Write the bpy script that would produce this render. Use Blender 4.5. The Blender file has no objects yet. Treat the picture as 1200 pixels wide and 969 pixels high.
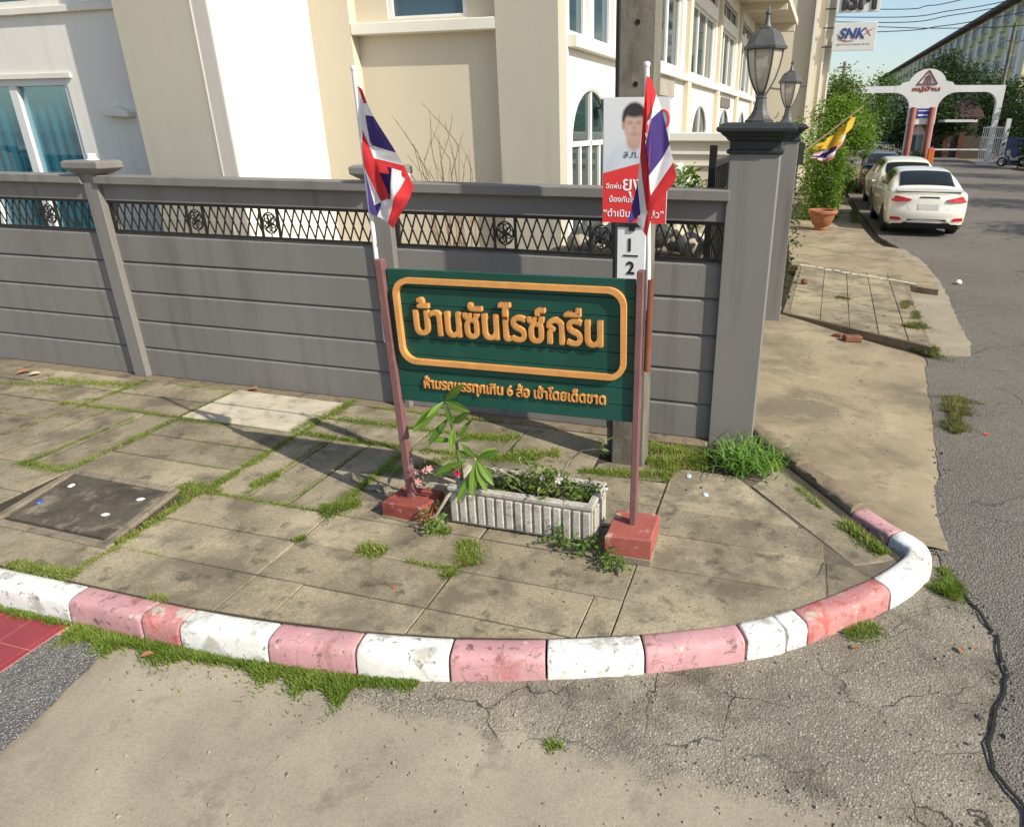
import bpy, bmesh, math, random
from mathutils import Vector, Matrix, noise as mnoise
from mathutils.geometry import tessellate_polygon
R = math.radians
sc = bpy.context.scene
col = sc.collection
random.seed(7)

# ------------------------------------------------------------------ camera
# world axes: X along the grey fence (to the right), Y down the side street, Z up, metres
cam_d = bpy.data.cameras.new('camera'); cam = bpy.data.objects.new('camera', cam_d); col.objects.link(cam)
cam_d.sensor_fit = 'HORIZONTAL'; cam_d.sensor_width = 36.0; cam_d.lens = 36.0 * 804 / 1200
cam_d.shift_x = -0.075; cam_d.clip_start = 0.05; cam_d.clip_end = 2000
cam.location = (0, 0, 2.5); cam.rotation_euler = (R(90 - 22.77), 0, R(16))
sc.camera = cam
# ------------------------------------------------------------------ sky, sun, exposure
SUN_AZ, SUN_EL = -20.3, 37.0            # azimuth measured from +X
sdir = Vector((math.cos(R(SUN_AZ)) * math.cos(R(SUN_EL)), math.sin(R(SUN_AZ)) * math.cos(R(SUN_EL)), math.sin(R(SUN_EL))))
wd = bpy.data.worlds.new('World'); sc.world = wd; wd.use_nodes = True
wn = wd.node_tree.nodes; bgn = wn['Background']
skyn = wn.new('ShaderNodeTexSky'); skyn.sky_type = 'NISHITA'; skyn.sun_disc = False
skyn.sun_elevation = R(SUN_EL); skyn.sun_rotation = R(90 - SUN_AZ)
skyn.air_density = 1.0; skyn.dust_density = 1.2; skyn.ozone_density = 1.0; skyn.altitude = 10
wd.node_tree.links.new(skyn.outputs[0], bgn.inputs[0]); bgn.inputs[1].default_value = 0.125
sl = bpy.data.lights.new('sun', 'SUN'); so = bpy.data.objects.new('sun', sl); col.objects.link(so)
sl.energy = 4.6; sl.angle = R(0.5); sl.color = (1.0, 0.94, 0.82)
so.rotation_euler = sdir.to_track_quat('Z', 'Y').to_euler(); so.location = sdir * 40
sc.view_settings.view_transform = 'Standard'; sc.view_settings.look = 'None'
sc.view_settings.exposure = 0.48; sc.view_settings.gamma = 1.0; sc.view_settings.use_curve_mapping = False

# ------------------------------------------------------------------ materials
MATS = {}
def _n(nt, t, **k):
    n = nt.nodes.new(t)
    for a, b in k.items(): setattr(n, a, b)
    return n
def _mix(nt, fac, a, b, mode='MIX'):
    m = _n(nt, 'ShaderNodeMix', data_type='RGBA', blend_type=mode)
    for sock, val in ((m.inputs[0], fac), (m.inputs[6], a), (m.inputs[7], b)):
        if hasattr(val, 'is_output'): nt.links.new(val, sock)
        elif isinstance(val, (int, float)): sock.default_value = val
        else: sock.default_value = (*val, 1)
    return m.outputs[2]
def _noise(nt, co, scale, detail=5, rough=.55, dist=0.0):
    n = _n(nt, 'ShaderNodeTexNoise'); n.inputs['Scale'].default_value = scale; n.inputs['Detail'].default_value = detail
    n.inputs['Roughness'].default_value = rough; n.inputs['Distortion'].default_value = dist
    nt.links.new(co, n.inputs['Vector']); return n.outputs['Fac']
def _ramp(nt, fac, lo, hi):
    m = _n(nt, 'ShaderNodeMapRange'); m.inputs[1].default_value = lo; m.inputs[2].default_value = hi
    m.clamp = True; nt.links.new(fac, m.inputs[0]); return m.outputs[0]
def _math(nt, op, a, b):
    m = _n(nt, 'ShaderNodeMath', operation=op)
    for s, v in ((m.inputs[0], a), (m.inputs[1], b)):
        if hasattr(v, 'is_output'): nt.links.new(v, s)
        else: s.default_value = v
    return m.outputs[0]
def mat(name, c, rough=.8, var=.12, scale=2.5, fine=.06, fscale=70, bump=.0, bscale=90, bdist=.004, metal=0, spec=.35,
        rnd=0, stains=(), local=False, hue=None, pebbles=None, cracks=None, stretch=None, trans=0, skim=None, streak=None):
    """procedural surface: broad tone, fine grain, stains [(colour, scale, lo, hi, amount)], relief"""
    if name in MATS: return MATS[name]
    m = bpy.data.materials.new(name); m.use_nodes = True; nt = m.node_tree; bs = nt.nodes['Principled BSDF']
    if local:
        co = _n(nt, 'ShaderNodeTexCoord').outputs['Object']
    else:
        co = _n(nt, 'ShaderNodeNewGeometry').outputs['Position']
    co0 = co
    if stretch:
        mp = _n(nt, 'ShaderNodeMapping'); mp.inputs['Scale'].default_value = stretch; nt.links.new(co, mp.inputs['Vector']); co = mp.outputs[0]
    lo = tuple(x * (1 - var) for x in c); hi = tuple(min(1, x * (1 + var)) for x in c)
    if hue: hi = tuple(min(1, x * (1 + var) * h) for x, h in zip(c, hue))
    out = _mix(nt, _ramp(nt, _noise(nt, co, scale), .3, .7), lo, hi)
    if fine:
        f = _ramp(nt, _noise(nt, co0, fscale, 3, .7), .25, .75)
        out = _mix(nt, 1.0, out, _mix(nt, f, (1 - fine * 2,) * 3, (1 + fine,) * 3), 'MULTIPLY')
    hgt = None
    if pebbles:                                            # (scale, [colours], amount)
        ps, cols, amt = pebbles
        vo = _n(nt, 'ShaderNodeTexVoronoi'); vo.inputs['Scale'].default_value = ps; nt.links.new(co0, vo.inputs['Vector'])
        cr = _n(nt, 'ShaderNodeValToRGB'); cr.color_ramp.interpolation = 'CONSTANT'
        e = cr.color_ramp.elements
        while len(e) < len(cols): e.new(.5)
        for i, cc in enumerate(cols): e[i].position = i / len(cols); e[i].color = (*cc, 1)
        sp = _n(nt, 'ShaderNodeSeparateColor'); nt.links.new(vo.outputs['Color'], sp.inputs[0]); nt.links.new(sp.outputs[0], cr.inputs[0])
        mask = _ramp(nt, vo.outputs['Distance'], .52, .34)
        mask = _math(nt, 'MULTIPLY', mask, _math(nt, 'MULTIPLY', _ramp(nt, sp.outputs[1], .25, .3), amt))
        out = _mix(nt, mask, out, cr.outputs[0])
        hgt = _math(nt, 'MULTIPLY', _ramp(nt, vo.outputs['Distance'], .6, .2), .8)
    for (scol, ss, slo, shi, amt) in stains:
        f = _math(nt, 'MULTIPLY', _ramp(nt, _noise(nt, co, ss, 7, .62, .3), slo, shi), amt)
        out = _mix(nt, f, out, scol)
    if cracks:                                             # (scale, width, colour)
        wn_ = _n(nt, 'ShaderNodeTexNoise'); wn_.inputs['Scale'].default_value = cracks[0] * 2.2; wn_.inputs['Detail'].default_value = 6
        nt.links.new(co0, wn_.inputs['Vector'])
        ad = _n(nt, 'ShaderNodeVectorMath', operation='SCALE'); nt.links.new(wn_.outputs['Color'], ad.inputs[0]); ad.inputs['Scale'].default_value = .5 / cracks[0]
        av = _n(nt, 'ShaderNodeVectorMath', operation='ADD'); nt.links.new(co0, av.inputs[0]); nt.links.new(ad.outputs[0], av.inputs[1])
        vo2 = _n(nt, 'ShaderNodeTexVoronoi', feature='DISTANCE_TO_EDGE'); vo2.inputs['Scale'].default_value = cracks[0]; nt.links.new(av.outputs[0], vo2.inputs['Vector'])
        cm = _math(nt, 'MULTIPLY', _ramp(nt, vo2.outputs['Distance'], cracks[1], cracks[1] * .35), _ramp(nt, _noise(nt, co0, cracks[0] * .6, 3), .42, .58))
        out = _mix(nt, cm, out, cracks[2])
        hgt = _math(nt, 'SUBTRACT', hgt if hgt else .5, cm)
    if streak:                                             # (colour, amount) faint rain runs
        mp2 = _n(nt, 'ShaderNodeMapping'); mp2.inputs['Scale'].default_value = (7, 7, .28); nt.links.new(co0, mp2.inputs['Vector'])
        f = _math(nt, 'MULTIPLY', _ramp(nt, _noise(nt, mp2.outputs[0], 1.0, 6, .6), .52, .74), _math(nt, 'MULTIPLY', _ramp(nt, _noise(nt, co0, .7, 3), .35, .65), streak[1]))
        out = _mix(nt, f, out, streak[0])
    if skim:                                               # (colour, colour2): a smooth cement skim laid over the near part, with a feathered edge
        sx = _n(nt, 'ShaderNodeSeparateXYZ'); nt.links.new(co0, sx.inputs[0])
        nz = _math(nt, 'MULTIPLY', _math(nt, 'SUBTRACT', _noise(nt, co0, 5.0, 8, .68), .5), .42)
        m1 = _ramp(nt, _math(nt, 'ADD', sx.outputs[1], nz), 2.10, 2.02)
        m2 = _ramp(nt, _math(nt, 'ADD', sx.outputs[0], _math(nt, 'MULTIPLY', nz, 1.2)), -1.76, -1.90)
        mk = _math(nt, 'MAXIMUM', m1, m2)
        sk_ = _mix(nt, _ramp(nt, _noise(nt, co0, 1.7, 7, .62, .4), .34, .66), skim[0], skim[1])
        sk_ = _mix(nt, 1.0, sk_, _mix(nt, _ramp(nt, _noise(nt, co0, 85, 3, .75), .25, .75), (.76,) * 3, (1.12,) * 3), 'MULTIPLY')
        sk_ = _mix(nt, _math(nt, 'MULTIPLY', _ramp(nt, _noise(nt, co0, 4.3, 7, .65), .56, .68), .6), sk_, tuple(x * .62 for x in skim[0]))
        out = _mix(nt, mk, out, sk_)
        if hgt: hgt = _math(nt, 'MULTIPLY', hgt, _math(nt, 'SUBTRACT', 1.0, _math(nt, 'MULTIPLY', mk, .92)))
    if rnd:
        oi = _n(nt, 'ShaderNodeObjectInfo')
        out = _mix(nt, 1.0, out, _mix(nt, oi.outputs['Random'], (1 - rnd,) * 3, (1 + rnd,) * 3), 'MULTIPLY')
    nt.links.new(out, bs.inputs['Base Color'])
    bs.inputs['Roughness'].default_value = rough; bs.inputs['Metallic'].default_value = metal
    bs.inputs['Specular IOR Level'].default_value = spec
    if trans:
        bs.inputs['Transmission Weight'].default_value = trans
    if bump:
        bn = _n(nt, 'ShaderNodeBump'); bn.inputs['Strength'].default_value = bump; bn.inputs['Distance'].default_value = bdist
        h = _noise(nt, co0, bscale, 5, .65)
        if hgt: h = _math(nt, 'ADD', _math(nt, 'MULTIPLY', h, .5), hgt)
        nt.links.new(h, bn.inputs['Height']); nt.links.new(bn.outputs[0], bs.inputs['Normal'])
    MATS[name] = m; return m
def leafmat(name, c, c2, trans=.35, rough=.45):
    if name in MATS: return MATS[name]
    m = bpy.data.materials.new(name); m.use_nodes = True; nt = m.node_tree; bs = nt.nodes['Principled BSDF']
    g = _n(nt, 'ShaderNodeNewGeometry')
    f = g.outputs['Random Per Island']
    out = _mix(nt, f, c, c2)
    out = _mix(nt, _ramp(nt, _noise(nt, g.outputs['Position'], 1.3, 3), .35, .65), tuple(x * .8 for x in c), out)
    nt.links.new(out, bs.inputs['Base Color']); bs.inputs['Roughness'].default_value = rough; bs.inputs['Specular IOR Level'].default_value = .3
    tr = _n(nt, 'ShaderNodeBsdfTranslucent'); nt.links.new(_mix(nt, 1.0, out, (1.25, 1.35, .6), 'MULTIPLY'), tr.inputs[0])
    ms = _n(nt, 'ShaderNodeMixShader'); ms.inputs[0].default_value = trans
    nt.links.new(bs.outputs[0], ms.inputs[1]); nt.links.new(tr.outputs[0], ms.inputs[2])
    nt.links.new(ms.outputs[0], nt.nodes['Material Output'].inputs[0])
    MATS[name] = m; return m
def glassmat(name, tint, refl=.12, rough=.03):
    if name in MATS: return MATS[name]
    m = bpy.data.materials.new(name); m.use_nodes = True; nt = m.node_tree; nt.nodes.remove(nt.nodes['Principled BSDF'])
    t = _n(nt, 'ShaderNodeBsdfTransparent'); t.inputs[0].default_value = (*tint, 1)
    g = _n(nt, 'ShaderNodeBsdfGlossy'); g.inputs['Roughness'].default_value = rough; g.inputs[0].default_value = (.9, .95, 1, 1)
    lw = _n(nt, 'ShaderNodeLayerWeight'); lw.inputs[0].default_value = .35
    f = _math(nt, 'ADD', _math(nt, 'MULTIPLY', lw.outputs['Fresnel'], .55), refl)
    ms = _n(nt, 'ShaderNodeMixShader'); nt.links.new(f, ms.inputs[0]); nt.links.new(t.outputs[0], ms.inputs[1]); nt.links.new(g.outputs[0], ms.inputs[2])
    nt.links.new(ms.outputs[0], nt.nodes['Material Output'].inputs[0]); MATS[name] = m; return m
def plain(name, c, rough=.5, metal=0, spec=.5, coat=0):
    if name in MATS: return MATS[name]
    m = mat(name, c, rough, var=.05, scale=6, fine=.02, metal=metal, spec=spec)
    if coat: m.node_tree.nodes['Principled BSDF'].inputs['Coat Weight'].default_value = coat; m.node_tree.nodes['Principled BSDF'].inputs['Coat Roughness'].default_value = .08
    return m

# ------------------------------------------------------------------ mesh helpers
class MB:
    def __init__(s): s.v = []; s.f = []; s.m = []; s.cur = 0
    def add(s, pts, faces):
        b = len(s.v); s.v += [tuple(p) for p in pts]
        for f in faces: s.f.append(tuple(b + i for i in f)); s.m.append(s.cur)
        return s
    def quad(s, *p): return s.add(p, [tuple(range(len(p)))])
    def box(s, x0, x1, y0, y1, z0, z1):
        return s.add([(x0,y0,z0),(x1,y0,z0),(x1,y1,z0),(x0,y1,z0),(x0,y0,z1),(x1,y0,z1),(x1,y1,z1),(x0,y1,z1)],
                     [(3,2,1,0),(4,5,6,7),(0,1,5,4),(1,2,6,5),(2,3,7,6),(3,0,4,7)])
    def prism(s, poly, z0, z1, axis='z', top=True):
        n = len(poly)
        def P(p, h): return (p[0], p[1], h) if axis == 'z' else ((p[0], h, p[1]) if axis == 'y' else (h, p[0], p[1]))
        return s.add([P(p, z0) for p in poly] + [P(p, z1) for p in poly],
                     [tuple(range(n))[::-1], tuple(range(n, 2 * n))] + [(i, (i + 1) % n, n + (i + 1) % n, n + i) for i in range(n)])
    def slab(s, poly, z0, z1, ch=.006, tilt=(0, 0)):
        """convex prism with a worn, chamfered top edge"""
        n = len(poly); cx = sum(p[0] for p in poly) / n; cy = sum(p[1] for p in poly) / n
        def ins(p):
            d = math.hypot(p[0]-cx, p[1]-cy); k = max(0, (d - ch * 1.5) / d) if d else 0
            return (cx + (p[0]-cx) * k, cy + (p[1]-cy) * k)
        zz = lambda p, z: z + tilt[0] * (p[0]-cx) + tilt[1] * (p[1]-cy)
        b = [(*p, z0) for p in poly]; a = [(*p, zz(p, z1 - ch)) for p in poly]; t = [(*ins(p), zz(p, z1)) for p in poly]
        fs = [tuple(range(2 * n, 3 * n))]
        for i in range(n):
            j = (i + 1) % n; fs += [(i, j, n + j, n + i), (n + i, n + j, 2 * n + j, 2 * n + i)]
        return s.add(b + a + t, fs)
    def tube(s, path, r, n=8, cap=True):
        path = [Vector(p) for p in path]; rr = r if isinstance(r, (list, tuple)) else [r] * len(path)
        b = len(s.v); up0 = None
        for i, p in enumerate(path):
            t = (path[min(i + 1, len(path) - 1)] - path[max(i - 1, 0)])
            t = t.normalized() if t.length > 1e-9 else Vector((0, 0, 1))
            if up0 is None: up0 = Vector((0, 1, 0)) if abs(t.z) > .8 else Vector((0, 0, 1))
            a = t.cross(up0); a = a.normalized() if a.length > 1e-6 else Vector((1, 0, 0)); up0 = a.cross(t).normalized()
            for k in range(n):
                an = 2 * math.pi * k / n; s.v.append(tuple(p + (a * math.cos(an) + up0 * math.sin(an)) * rr[i]))
        for i in range(len(path) - 1):
            for k in range(n):
                q = (k + 1) % n; s.f.append((b+i*n+k, b+i*n+q, b+(i+1)*n+q, b+(i+1)*n+k)); s.m.append(s.cur)
        if cap:
            s.f.append(tuple(b + k for k in range(n))[::-1]); s.f.append(tuple(b + (len(path)-1)*n + k for k in range(n))); s.m += [s.cur] * 2
        return s
    def bar(s, p, q, w, d=None):
        """square bar between two points"""
        p, q = Vector(p), Vector(q); t = (q - p).normalized(); d = d or w
        u = Vector((0, 1, 0)) if abs(t.y) < .9 else Vector((0, 0, 1))
        a = t.cross(u).normalized(); c = a.cross(t).normalized()
        pts = [o + a * (w/2) * i + c * (d/2) * j for o in (p, q) for i, j in ((-1,-1),(1,-1),(1,1),(-1,1))]
        return s.add(pts, [(3,2,1,0),(4,5,6,7),(0,1,5,4),(1,2,6,5),(2,3,7,6),(3,0,4,7)])
    def lathe(s, prof, c=(0,0,0), n=20, ph=0, axis='z', cap=True):
        b = len(s.v)
        for r, z in prof:
            for k in range(n):
                an = 2 * math.pi * k / n + ph; x, y = r * math.cos(an), r * math.sin(an)
                s.v.append((c[0]+x, c[1]+y, c[2]+z) if axis == 'z' else ((c[0]+x, c[1]+z, c[2]+y) if axis == 'y' else (c[0]+z, c[1]+x, c[2]+y)))
        for i in range(len(prof) - 1):
            for k in range(n):
                q = (k + 1) % n; s.f.append((b+i*n+k, b+i*n+q, b+(i+1)*n+q, b+(i+1)*n+k)); s.m.append(s.cur)
        if cap:
            s.f.append(tuple(b + k for k in range(n))[::-1]); s.f.append(tuple(b + (len(prof)-1)*n + k for k in range(n))); s.m += [s.cur] * 2
        return s
    def mesh(s, name, mats):
        me = bpy.data.meshes.new(name); me.from_pydata(s.v, [], s.f)
        mats = mats if isinstance(mats, (list, tuple)) else [mats]
        for m in mats: me.materials.append(m)
        if len(mats) > 1: me.polygons.foreach_set('material_index', s.m)
        me.update(); return me
WM = {}                                                    # world matrix of every parent
def wmat(o):
    l = Matrix.LocRotScale(o.location, o.rotation_euler, o.scale)
    return (wmat(o.parent) @ o.matrix_parent_inverse @ l) if o.parent else l
def fixn(me):
    bm = bmesh.new(); bm.from_mesh(me); bmesh.ops.recalc_face_normals(bm, faces=bm.faces); bm.to_mesh(me); bm.free()
def ob(name, mb, m, parent=None, smooth=False, local=False, bevel=0, kind=None, recalc=True, seg=1, angle=30):
    me = mb.mesh(name, m) if isinstance(mb, MB) else mb
    if recalc and isinstance(mb, MB): fixn(me)
    o = bpy.data.objects.new(name, me); col.objects.link(o)
    if parent:
        o.parent = parent
        if not local: o.matrix_parent_inverse = wmat(parent).inverted()
    if smooth:
        me.polygons.foreach_set('use_smooth', [True] * len(me.polygons))
        if smooth != 'all' and hasattr(me, 'set_sharp_from_angle'): me.set_sharp_from_angle(angle=R(40))
    if bevel:
        bv = o.modifiers.new('bevel', 'BEVEL'); bv.width = bevel; bv.segments = seg; bv.limit_method = 'ANGLE'; bv.angle_limit = R(angle)
    if kind: o['kind'] = kind
    return o
def tag(o, label, cat, group=None):
    o['label'] = label; o['category'] = cat
    if group: o['group'] = group
    return o
def thing(name, label, cat, loc=(0,0,0), rz=0, group=None):
    o = bpy.data.objects.new(name, None); col.objects.link(o); o.location = loc; o.rotation_euler = (0, 0, rz); o.empty_display_size = .1
    return tag(o, label, cat, group)
def inst(src, name, parent, loc=None, rot=None, scale=None):
    """another object on the same mesh"""
    o = bpy.data.objects.new(name, src.data); col.objects.link(o); o.parent = parent
    if loc: o.location = loc
    if rot: o.rotation_euler = rot
    if scale: o.scale = scale
    for md in src.modifiers:
        if md.type == 'BEVEL':
            b = o.modifiers.new('bevel', 'BEVEL'); b.width = md.width; b.segments = md.segments; b.limit_method = 'ANGLE'; b.angle_limit = md.angle_limit
    return o
def copy_tree(src, parent=None):
    c = src.copy(); col.objects.link(c); c.parent = parent
    for ch in list(src.children): copy_tree(ch, c)
    return c
def text_mesh(body, size, width=None, extrude=.0, bevel=0.0, align='LEFT', height=None):
    """lettering as a mesh in the XZ plane (front faces -Y), origin at baseline left; scaled to a given width"""
    c = bpy.data.curves.new('lettering', 'FONT'); c.body = body; c.size = size; c.extrude = extrude; c.bevel_depth = bevel; c.bevel_resolution = 1; c.align_x = align; c.resolution_u = 5
    o = bpy.data.objects.new('lettering', c); col.objects.link(o)
    dg = bpy.context.evaluated_depsgraph_get(); me = bpy.data.meshes.new_from_object(o.evaluated_get(dg))
    bpy.data.objects.remove(o); bpy.data.curves.remove(c)
    xs = [v.co.x for v in me.vertices]; x0 = min(xs); k = (width / (max(xs) - x0)) if width else 1; kz = k
    if height: ys = [v.co.y for v in me.vertices]; kz = height / (max(ys) - min(ys))
    for v in me.vertices: v.co = ((v.co.x - x0) * k, -v.co.z, v.co.y * kz)
    me.materials.clear(); return me
def text_ob(name, body, size, m, loc, parent, width=None, extrude=0, bevel=0, align='LEFT', rz=0, height=None):
    me = text_mesh(body, size, width, extrude, bevel, align, height); me.materials.append(m)
    o = bpy.data.objects.new(name, me); col.objects.link(o); o.location = loc; o.rotation_euler = (0, 0, rz)
    if parent: o.parent = parent; o.matrix_parent_inverse = wmat(parent).inverted()
    return o
def wiggle(pts, step=.12, amp=.02, seed=0):
    out = []
    for i in range(len(pts) - 1):
        a, b = Vector(pts[i]).to_2d(), Vector(pts[i+1]).to_2d(); n = max(1, int((b - a).length / step)); t = (b - a).normalized() if (b-a).length else Vector((1,0)); nn = Vector((-t.y, t.x))
        for k in range(n):
            p = a.lerp(b, k / n); d = mnoise.noise(Vector((p.x * 6 + seed, p.y * 6, seed * 3.1))) * amp + mnoise.noise(Vector((p.x * 19 + seed, p.y * 19, 5))) * amp * .5
            out.append(tuple(p + nn * d))
    out.append(tuple(pts[-1])[:2]); return out
def sheet(name, poly, z, m, label=None, skirt=.0, kind='structure', zf=None):
    mb = MB(); n = len(poly)
    pts = [(p[0], p[1], zf(p[0], p[1]) if zf else z) for p in poly]
    tris = tessellate_polygon([[Vector((p[0], p[1], 0)) for p in poly]])
    mb.add(pts, [tuple(t) for t in tris])
    if skirt:
        b = len(mb.v); mb.v += [(p[0], p[1], p[2] - skirt) for p in pts]
        for i in range(n): mb.f.append((i, (i + 1) % n, b + (i + 1) % n, b + i)); mb.m.append(0)
    me = mb.mesh(name, m)
    bm = bmesh.new(); bm.from_mesh(me)
    for f in bm.faces:
        f.normal_update()
        if abs(f.normal.z) > .5 and f.normal.z < 0: f.normal_flip()
    bm.to_mesh(me); bm.free()
    o = ob(name, me, m); o.data.materials.clear(); o.data.materials.append(m); o['kind'] = kind
    if label: o['label'] = label
    return o
def clip(poly, a, b):
    """keep the part of a convex polygon left of the line a->b"""
    out = []; s = lambda p: (b[0]-a[0]) * (p[1]-a[1]) - (b[1]-a[1]) * (p[0]-a[0])
    for i in range(len(poly)):
        p, q = poly[i], poly[(i + 1) % len(poly)]; sp, sq = s(p), s(q)
        if sp >= 0: out.append(p)
        if (sp > 0 > sq) or (sp < 0 < sq):
            t = sp / (sp - sq); out.append((p[0] + (q[0]-p[0]) * t, p[1] + (q[1]-p[1]) * t))
    return out
def area(poly): return abs(sum(poly[i][0] * poly[(i+1) % len(poly)][1] - poly[(i+1) % len(poly)][0] * poly[i][1] for i in range(len(poly)))) / 2
# ================================================================== ground, roads, pavement
m_ground = mat('ground_soil', (.20, .165, .115), .95, var=.25, scale=.6, fine=.12, fscale=40, bump=.3)
m_asph = mat('asphalt', (.162, .146, .124), .9, var=.16, scale=.55, fine=.18, fscale=160, bump=.8, bscale=150, bdist=.008, spec=.25,
             pebbles=(85, [(.10,.092,.08), (.24,.22,.19), (.34,.31,.27), (.14,.127,.11), (.07,.064,.058)], .75),
             stains=[((.09, .083, .078), 1.1, .56, .72, .5), ((.25, .23, .20), 2.3, .60, .75, .35)], cracks=(.8, .006, (.03, .028, .025)))
m_agg = mat('old_aggregate_concrete', (.238, .212, .165), .92, var=.25, scale=1.6, fine=.24, fscale=130, bump=.45, bscale=110, bdist=.008, spec=.2,
            pebbles=(88, [(.30,.26,.20), (.16,.135,.10), (.42,.38,.31), (.21,.19,.16), (.13,.11,.085)], .8),
            stains=[((.085, .075, .055), 2.6, .50, .66, .75), ((.33, .28, .20), 1.7, .56, .70, .55), ((.14,.115,.06), 5, .58, .70, .5)], cracks=(2.6, .012, (.05, .042, .032)), skim=((.262, .226, .170), (.372, .320, .240)))
m_lane = mat('lane_concrete', (.40, .325, .225), .92, var=.10, scale=1.3, fine=.11, fscale=180, bump=.45, bscale=170, bdist=.005, spec=.2,
             pebbles=(210, [(.46,.39,.28), (.30,.25,.18), (.52,.45,.34)], .35),
             stains=[((.30, .25, .18), 2.2, .52, .72, .6), ((.22, .19, .145), 4.6, .63, .74, .5)])
m_grav = mat('grey_gravel', (.19, .18, .165), .9, var=.2, scale=3, fine=.25, fscale=120, bump=1.0, bscale=120, bdist=.012,
             pebbles=(95, [(.30,.29,.27), (.10,.095,.09), (.42,.41,.39), (.18,.17,.16), (.55,.53,.50)], .95))
m_drive = mat('driveway_concrete', (.285, .232, .152), .88, var=.2, scale=.9, fine=.07, fscale=150, bump=.25, bscale=120, bdist=.003, spec=.22,
              stains=[((.15, .124, .084), 1.3, .45, .60, .8), ((.38, .31, .21), 2.4, .54, .68, .55), ((.12, .10, .07), 4.5, .58, .70, .6), ((.36, .30, .21), 26, .66, .72, .5)])
m_slab = mat('paving_slab', (.312, .264, .178), .9, var=.28, scale=2.3, fine=.22, fscale=75, bump=.45, bscale=120, bdist=.005, spec=.2, rnd=.14,
             pebbles=(170, [(.36,.30,.21), (.20,.165,.115), (.42,.36,.27)], .35),
             stains=[((.13, .110, .076), 3.0, .47, .62, .75), ((.075, .066, .048), 8, .56, .67, .7), ((.37, .315, .225), 2.1, .58, .70, .5), ((.40, .36, .28), 30, .66, .72, .5)])
m_pale = mat('pale_slab', (.52, .46, .35), .92, var=.15, scale=5, fine=.15, fscale=90, bump=.6, bscale=60, bdist=.006, rnd=.06,
             stains=[((.18, .155, .115), 7, .52, .66, .7)])
m_bed = mat('joint_soil', (.055, .045, .030), 1.0, var=.3, scale=9, fine=.2, bump=.6)
m_rawkerb = mat('raw_kerb', (.225, .175, .115), .92, var=.2, scale=5, fine=.15, bump=.6, bscale=60, bdist=.008,
                stains=[((.075, .06, .045), 5, .48, .64, .75), ((.34, .28, .2), 9, .62, .72, .5)])
m_kwhite = mat('kerb_white_paint', (.74, .73, .69), .75, var=.06, scale=5, fine=.08, fscale=60, bump=.5, bscale=45, bdist=.006,
               stains=[((.36, .34, .29), 7, .54, .64, .8), ((.12, .11, .09), 22, .58, .66, .8), ((.20, .18, .14), 3.2, .60, .70, .55), ((.56, .53, .47), 3, .52, .66, .6)], cracks=(4.5, .006, (.16, .15, .13)))
m_kpink = mat('kerb_pink_paint', (.50, .265, .272), .7, var=.10, scale=4, fine=.07, fscale=60, bump=.5, bscale=45, bdist=.006,
              stains=[((.34, .10, .085), 6, .57, .66, .8), ((.12, .075, .065), 20, .575, .65, .85), ((.30, .22, .19), 3.0, .58, .70, .5), ((.58, .50, .43), 11, .63, .68, .85), ((.56, .33, .33), 2.5, .5, .7, .5)], cracks=(4.5, .005, (.16, .09, .08)))
m_kpinkworn = mat('kerb_pink_worn', (.46, .205, .195), .75, var=.12, scale=4, fine=.1, fscale=60, bump=.7, bscale=45, bdist=.008,
                  stains=[((.40, .085, .065), 9, .52, .60, .8), ((.46, .41, .33), 7.5, .56, .62, .9), ((.20, .13, .11), 22, .62, .70, .8)])

sheet('ground', [(-400, -200), (500, -200), (500, 700), (-400, 700)], -.05, m_ground)
# asphalt of the side street: an overlay with a ragged edge
edge = [(1.25, -8), (1.22, 1.5), (1.11, 2.25), (1.04, 2.43), (1.05, 2.56), (1.22, 3.02), (1.24, 3.34), (1.2, 3.54), (1.10, 3.78), (1.08, 4.25), (1.16, 4.67), (1.3, 5.31), (1.41, 6.28),
        (1.56, 7.6), (1.66, 8.42), (2.12, 8.5), (2.22, 9.05), (2.28, 10.12), (2.4, 11.48), (2.49, 12.77), (2.5, 14.72), (2.36, 16.1), (2.05, 18), (2.0, 24)]
edge = wiggle(edge, .07, .035, 3) + [(2.0, 40), (1.6, 75), (-4, 90), (-4, 200), (13, 200), (13, 90), (12.3, 60), (12.3, -8)]
sheet('road', edge, .045, m_asph, 'dark grey asphalt side street running past the parked cars', skirt=.06)
# dark open crack along the asphalt edge by the kerb corner
mb = MB(); ck = wiggle([(1.14, 3.70), (1.21, 3.54), (1.255, 3.34), (1.235, 3.02), (1.06, 2.57), (1.05, 2.43), (1.12, 2.25), (1.2, 1.9)], .04, .02, 9)
for i in range(len(ck) - 1):
    a, b = Vector(ck[i]), Vector(ck[i+1]); t = (b-a).normalized(); nn = Vector((-t.y, t.x)); w0 = .006 + .006 * abs(mnoise.noise(Vector((i * .4, 0, 0)))); w1 = .006 + .006 * abs(mnoise.noise(Vector(((i+1) * .4, 0, 0))))
    mb.quad((*(a - nn * w0), .0495), (*(a + nn * w0), .0495), (*(b + nn * w1), .0495), (*(b - nn * w1), .0495))
o = ob('road_crack', mb, mat('crack_dark', (.022, .02, .018), 1, fine=0), bpy.data.objects['road'])
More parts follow.
